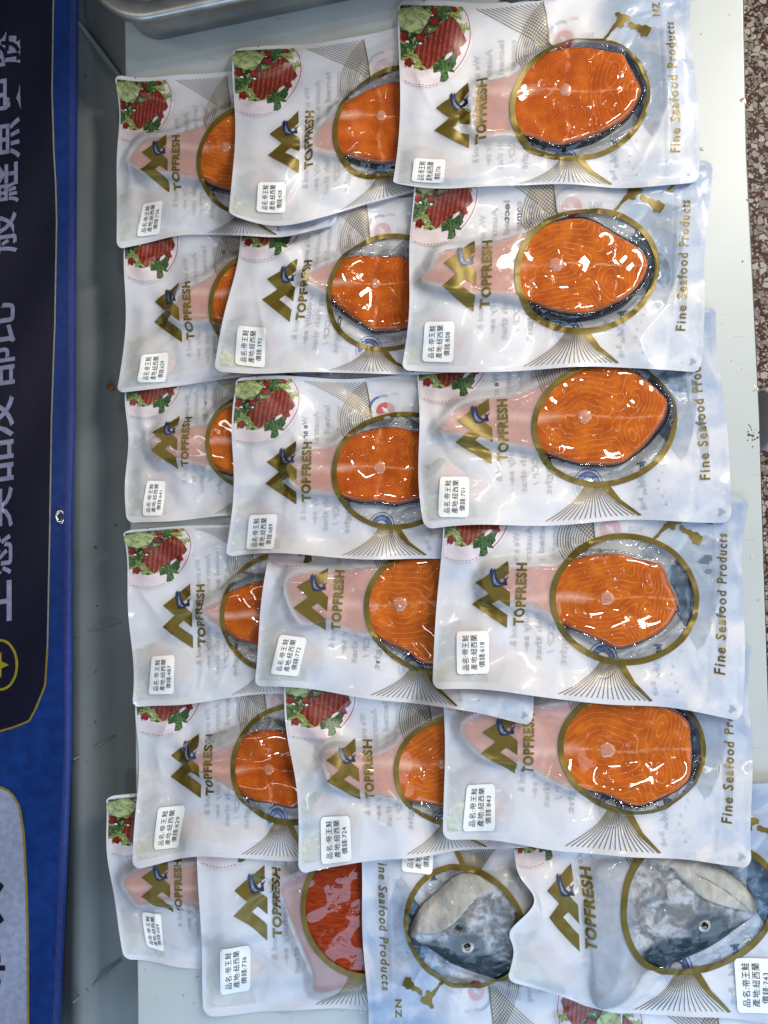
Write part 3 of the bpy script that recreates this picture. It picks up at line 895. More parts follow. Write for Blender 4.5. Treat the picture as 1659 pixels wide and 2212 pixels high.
    # ---- sticker
    if sticker:
        Q = np.array(sticker, float)        # TL, TR, BR, BL in reference units
        def inv(P):
            res = []
            for q in P:
                d = (DX - q[0]) ** 2 + (DY - q[1]) ** 2; j, i = np.unravel_index(np.argmin(d), d.shape)
                j = min(max(j, 1), ny - 2); i = min(max(i, 1), nx - 2)
                J = np.array([[DX[j, i + 1] - DX[j, i - 1], DX[j + 1, i] - DX[j - 1, i]], [DY[j, i + 1] - DY[j, i - 1], DY[j + 1, i] - DY[j - 1, i]]]) / (2 * CELL)
                dd = np.linalg.solve(J, np.array([q[0] - DX[j, i], q[1] - DY[j, i]]))
                res.append((X[j, i] + dd[0], Y[j, i] + dd[1]))
            return np.array(res)
        T = inv(Q)
        def place(s, t):                     # s: 0..1 left-right, t: 0..1 top-bottom
            s = s[:, None]; t = t[:, None]
            return T[0] * (1 - s) * (1 - t) + T[1] * s * (1 - t) + T[2] * s * t + T[3] * (1 - s) * t
        n = 19; g = np.linspace(0, 1, n); S, Tt = np.meshgrid(g, g); s_ = S.copy(); t_ = Tt.copy(); rr = .11
        for cx, sx in ((rr, -1), (1 - rr, 1)):
            for cy, sy in ((rr, -1), (1 - rr, 1)):
                a = (S - cx) * sx / rr; b = (Tt - cy) * sy / rr; m = (a > 0) & (b > 0)
                s_ = np.where(m, cx + sx * rr * a * np.sqrt(np.clip(1 - b * b / 2, 0, 1)), s_)
                t_ = np.where(m, cy + sy * rr * b * np.sqrt(np.clip(1 - a * a / 2, 0, 1)), t_)
        pt = place(s_.ravel(), t_.ravel()); pv = bilin(PF, pt[:, 0], pt[:, 1]); pv[:, 2] += .0011
        Fs = [(j * n + i, (j + 1) * n + i, (j + 1) * n + i + 1, j * n + i + 1) for j in range(n - 1) for i in range(n - 1)]
        VV = [pv]; mi = [0] * len(Fs); cnt = len(pv)
        for line, (sa, sb), (ta, tb) in (('品名:帝王鮭', (.17, .38), (.90, .09)), ('產地:紐西蘭', (.43, .64), (.90, .09)), ('價錢:' + price, (.69, .88), (.84, .20))):
            if not line: continue
            GV, GF = glyphs(line, .0, 1.08)
            lo = GV.min(0); hi = GV.max(0)
            if line.startswith('價'): tb = ta - .81 * (hi[0] - lo[0]) / W1
            else: W1 = hi[0] - lo[0]
            s2 = sb - (GV[:, 1] - lo[1]) / (hi[1] - lo[1]) * (sb - sa); t2 = ta + (GV[:, 0] - lo[0]) / (hi[0] - lo[0]) * (tb - ta)
            q = place(s2, t2); qv = bilin(PF, q[:, 0], q[:, 1]); qv[:, 2] += .0014
            VV.append(qv); Fs += [[i + cnt for i in f] for f in GF]; mi += [1] * len(GF); cnt += len(qv)
        o = link_mesh('price_sticker', np.vstack(VV), Fs, [MAT['sticker_paper'], MAT['sticker_ink']], None, mi=mi, uv=np.zeros((cnt, 2)))
        parent_keep(o, root)
    splat(x.ravel(), y.ravel(), zf.ravel() + .0008)
    return root

# head colouring (true skin colours: dark back, silver cheek, cream jaw) and relief in metres
def gauss(v, w): return np.exp(-(v / w) ** 2)[:, None]
def nz(dx, dy, s, k): return np.sin(dx / s + k) * np.sin(dy / (s * .8) + 2 * k) + .6 * np.sin((dx + dy) / (s * .6) + 3 * k) * np.sin((dx - dy) / (s * .7))
def head_left(dx, dy):
    back = (dy - (2018 + (dx - 893) * .14 + 6 * np.sin(dx / 17)))        # below this line: dark back
    ml = np.interp(dx, [880, 893, 920, 946, 975, 996, 1010, 1025, 1060, 1100], [2008, 2001, 1999, 1994, 1975, 1952, 1935, 1922, 1905, 1860])
    jaw = ml - dy
    fb = sstep(-8, 12, back + 5 * nz(dx, dy, 11, 1))[:, None]; fj = sstep(-3, 4, jaw)[:, None]
    c = np.array([.17, .18, .19]) * (1 - fj) + np.array([.46, .44, .39]) * fj
    belly = sstep(1140, 1190, dx)[:, None] * (1 - fb); c = c * (1 - belly) + np.array([.30, .31, .33]) * belly
    c = c * (1 - fb) + np.array([.004, .014, .024]) * fb
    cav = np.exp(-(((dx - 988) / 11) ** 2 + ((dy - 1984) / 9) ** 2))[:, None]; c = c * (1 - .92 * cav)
    lobe = np.exp(-(((dx - 1010) / 17) ** 2 + ((dy - 1962) / 20) ** 2))[:, None]; c = c * (1 - .55 * lobe) + np.array([.36, .32, .28]) * .55 * lobe
    line = gauss(jaw, 1.8) * (dx < 1030)[:, None]; c = c * (1 - .85 * line)
    l2 = gauss(dy - (1990 + (dx - 893) * .16 - 4), 1.3) * ((dx < 985) & (jaw < -2))[:, None]; c = c * (1 - .6 * l2)
    rr = np.hypot(dx - 1015, (dy - 1960)); g = gauss(rr - 92, 2.0) * (dx > 1040)[:, None]; g2 = gauss(rr - 118, 1.6) * (dx > 1060)[:, None]
    c = c * (1 - .75 * np.maximum(g, g2))
    eye = sstep(34, 22, np.hypot((dx - 1007) * .72, dy - 2020))[:, None]; c = c * (1 - eye) + np.array([.085, .105, .12]) * eye
    tip = sstep(905, 892, dx)[:, None]; c = c * (1 - .7 * tip)
    rel = .0016 * fj[:, 0] - .0010 * line[:, 0] - .0014 * np.maximum(g, g2)[:, 0] - .003 * cav[:, 0] + .0018 * lobe[:, 0] + .0004 * nz(dx, dy, 9, 2)
    return c, (1 - fb[:, 0]) * (1 - fj[:, 0] * .88) * (1 - eye[:, 0]), rel
def head_right(dx, dy):
    ln = np.interp(dx, [1250, 1379, 1410, 1456, 1490, 1520, 1560, 1590, 1618], [2060, 2024, 2004, 1997, 2005, 2000, 1990, 1975, 1966])
    back = dy - ln
    jl = np.interp(dx, [1250, 1440, 1456, 1480, 1500, 1530, 1560, 1618], [1800, 1862, 1885, 1905, 1919, 1932, 1942, 1958])
    jaw = jl - dy
    fb = sstep(-5, 8, back + 4 * nz(dx, dy, 12, 4))[:, None] * sstep(1355, 1385, dx)[:, None]; fj = sstep(-3, 4, jaw)[:, None]
    c = np.array([.19, .19, .19]) * (1 - fj) + np.array([.50, .48, .43]) * fj
    c = c * (1 - fb) + np.array([.004, .018, .030]) * fb
    line = gauss(jaw, 1.9) * (dx > 1430)[:, None]; c = c * (1 - .88 * line)
    j2l = dy - (1872 + (dx - 1488) * .70 - 10 * np.sin((dx - 1488) / 40)); j2 = gauss(j2l, 1.6) * ((dx > 1488) & (jaw > 3))[:, None]; c = c * (1 - .7 * j2)
    gl = np.exp(-((((dx - 1463) * .75 + (dy - 1888) * .66) / 34) ** 2 + ((-(dx - 1463) * .66 + (dy - 1888) * .75) / 7) ** 2))[:, None]; c = c * (1 - .75 * gl)
    rr = np.hypot(dx - 1500, dy - 1950); g = gauss(rr - 88, 2.2) * ((dx < 1470) & (jaw < 0))[:, None]; g2 = gauss(rr - 118, 2.2) * ((dx < 1450))[:, None]
    c = c * (1 - .5 * np.maximum(g, g2))
    eye = sstep(40, 24, np.hypot((dx - 1515) * .62, dy - 1979))[:, None] * (1 - fb * .6); c = c * (1 - eye) + np.array([.065, .085, .10]) * eye
    tail = sstep(1365, 1335, dx)[:, None]; c = c * (1 - tail) + np.array([.34, .38, .45]) * tail
    tip = sstep(1600, 1618, dx)[:, None]; c = c * (1 - .7 * tip)
    rel = .0018 * fj[:, 0] - .0012 * line[:, 0] - .0013 * np.maximum(g, g2)[:, 0] - .0010 * j2[:, 0] - .001 * gl[:, 0] + .0004 * nz(dx, dy, 9, 5)
    return c, (1 - fb[:, 0]) * (1 - fj[:, 0] * .88) * (1 - eye[:, 0]) * (1 - .8 * tail[:, 0]), rel

# ------------------------------------------------------------------ setting
def quadsheet(name, pts, nxs, nys, zfun, mat, **kw):
    """sheet through 4 corner points given in metres (TL,TR,BR,BL)"""
    T = np.array(pts, float); V = []; U = []
    for j in range(nys + 1):
        for i in range(nxs + 1):
            s, t = i / nxs, j / nys
            p = T[0] * (1 - s) * (1 - t) + T[1] * s * (1 - t) + T[2] * s * t + T[3] * (1 - s) * t
            p = p.copy(); p[2] += zfun(s, t); V.append(p); U.append((p[0] * 10, p[1] * 10))
    F = [(j * (nxs + 1) + i, (j + 1) * (nxs + 1) + i, (j + 1) * (nxs + 1) + i + 1, j * (nxs + 1) + i + 1) for j in range(nys) for i in range(nxs)]
    return link_mesh(name, V, F, [mat], None, uv=U, **kw)

def P3(dx, dy, z): 
    a, b = wxy(dx, dy, z); return (a, b, z)

def prism(name, poly, z0, z1, mat, bevel=0.0, parent=None):
    bm = bmesh.new()
    vs_ = [bm.verts.new((x, y, z1)) for x, y in poly]; f = bm.faces.new(vs_)
    if f.normal.z < 0 or True: bmesh.ops.recalc_face_normals(bm, faces=[f])
    r = bmesh.ops.extrude_face_region(bm, geom=[f]); vv = [g for g in r['geom'] if isinstance(g, bmesh.types.BMVert)]
    for v in vv: v.co.z = z0
    bmesh.ops.recalc_face_normals(bm, faces=bm.faces[:])
    if bevel: bmesh.ops.bevel(bm, geom=bm.edges[:], offset=bevel, segments=3, affect='EDGES', profile=.5)
    me = bpy.data.meshes.new(name); bm.to_mesh(me); bm.free(); me.materials.append(mat)
    o = bpy.data.objects.new(name, me); COL.objects.link(o)
    if parent: o.parent = parent
    return o

# floor: red-brown terrazzo with pale stone chips
t = NT('terrazzo'); ob = t.obj()
wv = t.n.new('ShaderNodeVectorMath'); wv.operation = 'ADD'; nn = t.n.new('ShaderNodeTexNoise'); nn.inputs['Scale'].default_value = 60; t.link(ob, nn.inputs['Vector'])
sc_ = t.n.new('ShaderNodeVectorMath'); sc_.operation = 'SCALE'; sc_.inputs['Scale'].default_value = .006; t.link(nn.outputs[1], sc_.inputs[0]); t.link(ob, wv.inputs[0]); t.link(sc_.outputs[0], wv.inputs[1])
de = t.voro(wv.outputs[0], 92, 'DISTANCE_TO_EDGE'); cc = t.voro(wv.outputs[0], 92, 'F1', 1)
de2 = t.voro(wv.outputs[0], 230, 'DISTANCE_TO_EDGE'); cc2 = t.voro(wv.outputs[0], 230, 'F1', 1)
s1 = t.n.new('ShaderNodeSeparateColor'); t.link(cc, s1.inputs[0]); s2 = t.n.new('ShaderNodeSeparateColor'); t.link(cc2, s2.inputs[0])
red = t.mix(t.ramp(t.noise(ob, 30, 3), .3, .7), (.040, .012, .008, 1), (.070, .020, .014, 1))
chipc = t.mix(t.ramp(s1.outputs[1], .3, .8), (.22, .19, .155, 1), (.46, .42, .36, 1))
small = t.math('MULTIPLY', t.ramp(de2, .05, .10), t.ramp(s2.outputs[0], .55, .6))
big = t.math('MULTIPLY', t.ramp(de, .07, .12), t.ramp(s1.outputs[0], .46, .50))
c = t.mix(small, red, t.mix(t.ramp(s2.outputs[1], .4, .6), (.22, .18, .15, 1), (.40, .37, .32, 1)))
c = t.mix(big, c, chipc)
t.set(Base_Color=c, Roughness=.5, Specular_IOR_Level=.2); MAT['terrazzo'] = t.m
fl = quadsheet('floor', [(-3, 3, -.72), (3, 3, -.72), (3, -3, -.72), (-3, -3, -.72)], 2, 2, lambda s, t_: 0, MAT['terrazzo']); fl['kind'] = 'structure'

# board
t = NT('white_plastic_board'); ob = t.obj()
dirt = t.ramp(t.noise(ob, 9, 5, .6), .45, .75, 0, .35)
c = t.mix(dirt, (.47, .50, .485, 1), (.37, .40, .385, 1))
c = t.mix(t.ramp(t.noise(ob, 160, 2), .735, .76, 0, .8), c, (.20, .18, .15, 1))
mp = t.node('ShaderNodeMapping'); t.link(ob, mp.inputs[0]); mp.inputs['Scale'].default_value = (30, 260, 1); mp.inputs['Rotation'].default_value = (0, 0, .7)
c = t.mix(t.ramp(t.noise(mp.outputs[0], 1.0, 1), .70, .74, 0, .45), c, (.30, .33, .33, 1))
t.set(Base_Color=c, Roughness=.38, Normal=t.bump(t.noise(ob, 25, 3), .06, .002)); MAT['board'] = t.m
Lb = [wxy(*p, 0) for p in ((268, -60), (271, 200), (277, 1000), (292, 1550), (298, 2280))]
Rb = [wxy(*p, 0) for p in ((1672, 2280), (1661, 1560), (1649, 1200), (1640, 900), (1612, 330), (1604, -60))]
bd = prism('serving_board', [(a, b) for a, b in Lb + Rb][::-1], -.016, 0, MAT['board'], .0012)
bd['label'] = 'long white plastic serving board lying under all the fish packs'; bd['category'] = 'board'
t = NT('grey_edge_band'); t.set(Base_Color=(.045, .05, .055, 1), Roughness=.5); MAT['edge'] = t.m
RE = [wxy(*p, 0) for p in ((1606.5, -60), (1614.5, 330), (1642.5, 900), (1651.5, 1200), (1663.5, 1560), (1674.5, 2280))]
ep = [(a + .0004, b) for a, b in [wxy(*p, 0) for p in ((1604, -60), (1612, 330), (1640, 900), (1649, 1200), (1661, 1560), (1672, 2280))]]
eb = prism('edge_band', ep + RE[::-1], -.017, -.0016, MAT['edge'], 0, None)
# grey of the unseen wall that is added to shade the board
t = NT('shade_wall_grey'); t.set(Base_Color=(.20, .22, .22, 1), Roughness=.5); MAT['shadewall'] = t.m
eb.parent = bd

wl = prism('added_shade_wall', [(-.95, .57), (.27, .57), (.27, .60), (-.95, .60)], -.06, .38, MAT['shadewall'], .002)  # added beyond the frame only to cast shade on the board's top left
wl['label'] = 'low grey wall added out of view to shade the top left of the board'; wl['category'] = 'wall'

# drops and specks on the board, one mesh (part of the board's wear)
simple('stain_brown', (.22, .09, .06, 1), .3, 0, 1); simple('droplet', (.42, .44, .38, 1), .08, 0, 1); simple('grime_black', (.02, .02, .025, 1), .7)
rg = random.Random(11)
def spots(name, lst, mat, zh):
    for (dx, dy, r, sd) in lst:
        VV = []; FF = []
        P = blob(dx, dy, r, sd, 16, .35); n0 = len(VV); cx, cy = wxy(dx, dy, 0)
        VV.append((cx, cy, zh)); 
        for (a, b) in P:
            q = wxy(a * .4 + dx * .6, b * .4 + dy * .6, 0); VV.append((q[0], q[1], zh * .8))
        for (a, b) in P:
            q = wxy(a, b, 0); VV.append((q[0], q[1], .00008))
        for i in range(16):
            j = (i + 1) % 16; FF.append((n0, n0 + 1 + j, n0 + 1 + i)); FF.append((n0 + 1 + i, n0 + 1 + j, n0 + 17 + j, n0 + 17 + i))
        link_mesh(name, VV, FF, [mat], bd, uv=np.zeros((len(VV), 2)))
spots('stain', [(1605, 217, 6, 1), (1614, 432, 2.5, 2), (1575, 1075, 2, 6)], MAT['stain_brown'], .0003)
spots('water_drop', [(1516, 322, 5, 3), (1638, 1296, 4.5, 4), (1623, 1205, 3, 5), (1632, 840, 6, 7), (427, 2112, 4, 9), (398, 2150, 3.5, 10), (300, 2145, 3, 12), (315, 2095, 3, 13), (778, 2185, 5, 14), (420, 2168, 3, 15)], MAT['droplet'], .0006)
spots('grime', [(1623 + rg.gauss(0, 5), 935 + rg.gauss(0, 14), rg.uniform(.8, 2.6), 30 + i) for i in range(22)] + [(1604, 565, 2, 61), (1580, 780, 1.2, 62)], MAT['grime_black'], .0001)

# grey painted ledge left of the board: a shallow trough
t = NT('grey_painted_ledge'); ob = t.obj()
c = t.mix(t.ramp(t.noise(ob, 7, 4), .3, .7), (.150, .168, .165, 1), (.215, .235, .232, 1))
c = t.mix(t.ramp(t.noise(ob, 120, 2), .74, .77, 0, .8), c, (.03, .03, .025, 1))
t.set(Base_Color=c, Roughness=.45, Specular_IOR_Level=.3, Normal=t.bump(t.noise(ob, 12, 3), .1, .003)); MAT['ledge'] = t.m
prof = [(120, -.075), (150, -.045), (175, -.034), (215, -.052), (262, -.060), (330, -.060)]
V = []; F = []; U = []; ys = np.linspace(-80, 2300, 60)
for jj, yy in enumerate(ys):
    for (xx, zz) in prof:
        a, b = wxy(xx + (yy - 1100) * .004, yy, zz); V.append((a, b, zz)); U.append((a * 10, b * 10))
npf = len(prof)
for jj in range(len(ys) - 1):
    for i in range(npf - 1): F.append((jj * npf + i, (jj + 1) * npf + i, (jj + 1) * npf + i + 1, jj * npf + i + 1))
lg = link_mesh('counter_ledge', V, F, [MAT['ledge']], None, uv=U); lg['label'] = 'grey-green painted metal ledge between the blue banner and the white board'; lg['category'] = 'counter'
def strut(name, p, q, wd, mat, zt=.0025):
    p = np.array(p); q = np.array(q); d = (q - p); d2 = d[:2] / np.linalg.norm(d[:2]); n = np.array([-d2[1], d2[0]]) * wd / 2
    v = []
    for c in (p, q):
        for s in (-1, 1): v.append((c[0] + s * n[0], c[1] + s * n[1], c[2])); 
        for s in (-1, 1): v.append((c[0] + s * n[0] * .6, c[1] + s * n[1] * .6, c[2] + zt))
    f = [(0, 4, 6, 2), (2, 6, 7, 3), (3, 7, 5, 1), (0, 2, 3, 1), (4, 5, 7, 6)]
    return link_mesh(name, v, f, [mat], lg, uv=np.zeros((8, 2)), smooth=False)
strut('seam', P3(170, 50, -.033), P3(258, 165, -.0575), .006, MAT['ledge'], .003)
strut('seam', P3(160, 1640, -.034), P3(250, 1590, -.0575), .0022, MAT['ledge'], .001)
strut('seam', P3(158, 2165, -.034), P3(262, 2075, -.0575), .0022, MAT['ledge'], .001)
strut('seam', P3(165, 1372, -.034), P3(262, 1345, -.058), .0010, MAT['ledge'], .0008)
# dead leaf fragment on the ledge
simple('dry_leaf', (.30, .10, .03, 1), .7, vary=.4, vscale=5)
Pn = [(230, 832), (236, 830), (240, 826), (243, 833), (248, 838), (243, 841), (245, 848), (239, 843), (235, 841), (230, 835)]
lv = [P3(a, b, -.052 + .001 * (i % 2)) for i, (a, b) in enumerate(Pn)]
lf = link_mesh('dry_leaf', lv + [(x, y, z - .0006) for x, y, z in lv], [tuple(range(9, -1, -1)), tuple(range(10, 20))] + [(i, (i + 1) % 10, 10 + (i + 1) % 10, 10 + i) for i in range(10)], [MAT['dry_leaf']], None, uv=[(a * .1, b * .1) for a, b in Pn] * 2)
lf['label'] = 'small orange-brown dry leaf scrap lying on the grey ledge'; lf['category'] = 'leaf'

# ------------------------------------------------------------------ banner on the left, sloping away
t = NT('banner_blue'); uv = t.uv()
mp = t.node('ShaderNodeMapping'); t.link(uv, mp.inputs[0]); mp.inputs['Scale'].default_value = (1, 1, 1)
wvx = t.n.new('ShaderNodeTexWave'); wvx.inputs['Scale'].default_value = 24; wvx.bands_direction = 'Y'; t.link(uv, wvx.inputs[0])
wvy = t.n.new('ShaderNodeTexWave'); wvy.inputs['Scale'].default_value = 24; wvy.bands_direction = 'X'; t.link(uv, wvy.inputs[0])
weave = t.math('ADD', wvx.outputs[1], wvy.outputs[1])
t.set(Base_Color=t.mix(t.ramp(t.noise(uv, .8, 4), .3, .7), (.004, .035, .20, 1), (.006, .055, .29, 1)), Roughness=.32, Normal=t.bump(weave, .35, .0006))
MAT['banner_blue'] = t.m
def clothmat(name, col, rough=.4, speck=False):
    t = NT(name); uv = t.uv()
    c = t.mix(t.ramp(t.noise(uv, 1.5, 4), .3, .7), tuple(x * .75 for x in col[:3]) + (1,), col)
    if speck: c = t.mix(t.ramp(t.noise(uv, 9, 3), .70, .76, 0, .6), c, (.08, .07, .05, 1))
    w1 = t.n.new('ShaderNodeTexWave'); w1.inputs['Scale'].default_value = 24; w1.bands_direction = 'Y'; t.link(uv, w1.inputs[0])
    t.set(Base_Color=c, Roughness=rough, Normal=t.bump(w1.outputs[1], .3, .0006)); MAT[name] = t.m
clothmat('banner_navy', (.008, .008, .032, 1), .38, True); clothmat('banner_hem', (.05, .075, .30, 1), .3)
clothmat('banner_keyline', (.50, .46, .36, 1)); clothmat('banner_letter', (.42, .42, .62, 1)); clothmat('banner_yellow', (.50, .42, .03, 1)); clothmat('banner_panel_white', (.50, .54, .72, 1)); clothmat('banner_gold', (.42, .30, .04, 1))
def bz(dx, dy):
    """height of the banner cloth under reference point"""
    xr = 168 - (dy / 2212) * 34
    d = xr - dx
    return -.012 - .62 * S0 * max(d, 0) + .0022 * math.sin(dy / 170) + .0012 * math.sin(dy / 61 + dx / 30)
def bpt(dx, dy, lev=0):
    z = bz(dx, dy); a, b = wxy(dx, dy, z); return (a, b, z + lev * .00035)
def banner_edge(dy): 
    return float(np.interp(dy, [-80, 0, 400, 900, 1135, 1600, 2212, 2300], [170, 169, 166, 163, 157, 156, 131, 128]))
def bsheet(name, xl, xr, y0, y1, mat, lev, nxs=8, nys=120, parent=None):
    V = []; U = []
    for j in range(nys + 1):
        yy = y0 + (y1 - y0) * j / nys
        a = xl(yy); b = xr(yy)
        for i in range(nxs + 1):
            xx = a + (b - a) * i / nxs; V.append(bpt(xx, yy, lev)); U.append((xx / 20, yy / 20))
    F = [(j * (nxs + 1) + i, (j + 1) * (nxs + 1) + i, (j + 1) * (nxs + 1) + i + 1, j * (nxs + 1) + i + 1) for j in range(nys) for i in range(nxs)]
    return V, F, mat, U
parts = []
parts.append(bsheet('c', lambda y: -260, banner_edge, -80, 2300, 'banner_blue', 0, 40, 160))
key = lambda y: float(np.interp(y, [-80, 0, 200, 330, 400, 480, 700, 900, 1150, 1400, 1480, 1530, 1560], [116, 116, 113, 117, 121, 123, 119, 112, 108, 103, 98, 78, 62]))
key2 = lambda y: key(y) if y < 1560 else float(np.interp(y, [1560, 1575, 1588], [62, 20, -240]))
parts.append(bsheet('n', lambda y: -260, lambda y: key2(y) - 2.5, -80, 1584, 'banner_navy', 1, 36, 160))
def path_strip(pts, wd, mat, lev):
    P = np.array(pts, float); d = np.gradient(P, axis=0); d /= np.linalg.norm(d, axis=1)[:, None]; n = np.stack([-d[:, 1], d[:, 0]], 1) * wd / 2
    V = [bpt(*p, lev) for p in P + n] + [bpt(*p, lev) for p in P - n]; m = len(P)
    return V, [(i, i + 1, m + i + 1, m + i) for i in range(m - 1)], mat, [(p[0] / 20, p[1] / 20) for p in np.vstack([P + n, P - n])]
parts.append(path_strip([(key(y), y) for y in np.linspace(-80, 1400, 120)], 3.2, 'banner_keyline', 2))
parts.append(path_strip([(key(y), y) for y in np.linspace(1400, 1556, 20)] + [(50, 1563), (25, 1572), (0, 1579), (-40, 1592), (-240, 1620)], 4.2, 'banner_gold', 2))
parts.append(bsheet('h', lambda y: banner_edge(y) - 17, lambda y: banner_edge(y) - 4, -80, 2300, 'banner_hem', 1, 3, 160))
wp = lambda y: float(np.interp(y, [1700, 1712, 1740, 1800, 1900, 2000, 2300], [5, 25, 42, 52, 57, 60, 62]))
parts.append(bsheet('w', lambda y: -260, wp, 1702, 2300, 'banner_panel_white', 1, 30, 60))
parts.append(path_strip([(-30, 1699), (5, 1701)] + [(wp(y), y) for y in np.linspace(1708, 2300, 60)], 5, 'banner_gold', 2))
# star badge
cx, cy = 2, 1436
parts.append(path_strip([(cx + 35 * math.cos(a), cy + 53 * math.sin(a)) for a in np.linspace(0, 6.2832, 60)], 5.5, 'banner_yellow', 2))
st = []
for k in range(10):
    a = math.pi * k / 5; r = 1 if k % 2 == 0 else .42; st.append((cx - 6 + 24 * r * math.cos(a), cy + 30 * r * math.sin(a)))
parts.append(([bpt(cx - 6, cy, 2)] + [bpt(*p, 2) for p in st], [(0, 1 + k, 1 + (k + 1) % 10) for k in range(10)], 'banner_yellow', [(0, 0)] * 11))
# lettering, reads upwards, tops of the characters run off to the left
chars = [('一', 2), ('勝', 100), ('更', 200), ('魚', 297), ('鮭', 393), ('般', 500), ('一', 598), ('比', 695), ('部', 790), ('及', 897), ('品', 992), ('美', 1093), ('感', 1195), ('工', 1296)]
for ch, yc in chars:
    GV, GF = glyphs(ch, .012, 1.0)
    lo = GV.min(0); hi = GV.max(0)
    xb = float(np.interp(yc, [0, 250, 600, 1300], [45, 46, 36, 26]))
    w_, h_ = 88, 82
    if ch == '一':
        X = xb - 45 - (GV[:, 1] - lo[1]) / (hi[1] - lo[1]) * 6; Y = yc + 42 - (GV[:, 0] - lo[0]) / (hi[0] - lo[0]) * 84
    else:
        X = xb - (GV[:, 1] - lo[1]) / (hi[1] - lo[1]) * h_; Y = yc + w_ / 2 - (GV[:, 0] - lo[0]) / (hi[0] - lo[0]) * w_
        Y = Y + (xb - X) * .15
    parts.append(([bpt(a, b, 3) for a, b in zip(X, Y)], GF, 'banner_letter', np.stack([X / 20, Y / 20], 1)))
for ch, yc, xr_ in (('大', 1950, -4), ('市', 2090, -2)):
    GV, GF = glyphs(ch, .02, 1.0); lo = GV.min(0); hi = GV.max(0)
    X = 14 - (GV[:, 1] - lo[1]) / (hi[1] - lo[1]) * 80 + xr_; Y = yc + 45 - (GV[:, 0] - lo[0]) / (hi[0] - lo[0]) * 90
    parts.append(([bpt(a, b, 3) for a, b in zip(X, Y)], GF, 'banner_navy', np.stack([X / 20, Y / 20], 1)))
VV = []; FF = []; MI = []; UU = []; mats = []
for V, F, m, U in parts:
    if m not in mats: mats.append(m)
    n0 = len(VV); VV += [tuple(v) for v in V]; FF += [[i + n0 for i in f] for f in F]; MI += [mats.index(m)] * len(F); UU += [tuple(u) for u in U]
br = empty('fabric_banner', (-.36, 0, -.03), 'blue and navy printed fabric banner with white Chinese lettering along the left side', 'banner')
o = link_mesh('cloth', VV, FF, [MAT[m] for m in mats], None, mi=MI, uv=UU); parent_keep(o, br)
# eyelet
simple('eyelet_metal', (.6, .6, .58, 1), .22, 1.0); simple('eyelet_hole', (.01, .02, .06, 1), .6)
ec = bpt(131, 1116, 0); V = []; F = []
nU, nV = 36, 12
for i in range(nU):
    a = 6.2832 * i / nU
    for j in range(nV):
        b = 6.2832 * j / nV; r = .0046 + .0017 * math.cos(b)
        V.append((ec[0] + r * math.cos(a) * .9, ec[1] + r * math.sin(a) * 1.2, ec[2] + .0006 + .0011 * math.sin(b)))
for i in range(nU):
    for j in range(nV):
        F.append((i * nV + j, ((i + 1) % nU) * nV + j, ((i + 1) % nU) * nV + (j + 1) % nV, i * nV + (j + 1) % nV))
n0 = len(V); V += [(ec[0] + .0034 * math.cos(6.2832 * i / nU) * .9, ec[1] + .0034 * math.sin(6.2832 * i / nU) * 1.2, ec[2] + .0006) for i in range(nU)]
F.append(tuple(range(n0, n0 + nU)))
o = link_mesh('eyelet', V, F, [MAT['eyelet_metal'], MAT['eyelet_hole']], None, mi=[0] * (nU * nV) + [1], uv=np.zeros((len(V), 2))); parent_keep(o, br)

# ------------------------------------------------------------------ steel tray at the top
t = NT('brushed_steel'); ob = t.obj()
t.set(Base_Color=t.mix(t.ramp(t.noise(ob, 30, 4), .35, .7), (.34, .33, .31, 1), (.50, .49, .46, 1)), Metallic=.9, Roughness=t.ramp(t.noise(ob, 18, 4), .3, .7, .28, .5))
MAT['steel'] = t.m
def rrect(hx, hy, r, n=10):
    P = []
    for cx, cy, a0 in ((hx - r, hy - r, 0), (-hx + r, hy - r, 90), (-hx + r, -hy + r, 180), (hx - r, -hy + r, 270)):
        for k in range(n + 1):
            a = math.radians(a0 + 90 * k / n); P.append((cx + r * math.cos(a), cy + r * math.sin(a)))
    return P
hx, hy = .165, .125
sect = [(-.020, .0008), (-.010, .0022), (-.004, .012), (.000, .040), (.004, .0415), (.012, .0425), (.0165, .0415), (.0175, .038), (.015, .0365), (.003, .037), (.001, .036), (-.001, .012), (-.008, .0006), (-.020, .0001)]
V = []; F = []; npt = None
for (o_, zz) in sect:
    zz = zz * 1.75; o_ = o_ if o_ > 0 else o_ * .45
    P = rrect(hx + o_, hy + o_, .032 + o_); npt = len(P)
    V += [(a, b, zz) for a, b in P]
for s in range(len(sect) - 1):
    for i in range(npt):
        j = (i + 1) % npt; F.append((s * npt + i, (s + 1) * npt + i, (s + 1) * npt + j, s * npt + j))
F.append(tuple(range(npt))); F.append(tuple(range((len(sect) - 1) * npt, len(sect) * npt))[::-1])
tr = link_mesh('steel_tray', V, F, [MAT['steel']], None, uv=np.zeros((len(V), 2)))
ang = math.radians(12.0); tr.rotation_euler = (0, 0, ang)
# front-left outer corner of the rim sits near (214, 55)
ca, sa = math.cos(ang), math.sin(ang); qx, qy = wxy(212, 50, .0735); lx_, ly_ = -(hx + .0175), -(hy + .0175)
tr.location = (qx - (lx_ * ca - ly_ * sa) - .002, qy - (lx_ * sa + ly_ * ca) - .006, .0002)
tr['label'] = 'scuffed stainless steel tray with rolled rim standing at the top of the board'; tr['category'] = 'tray'

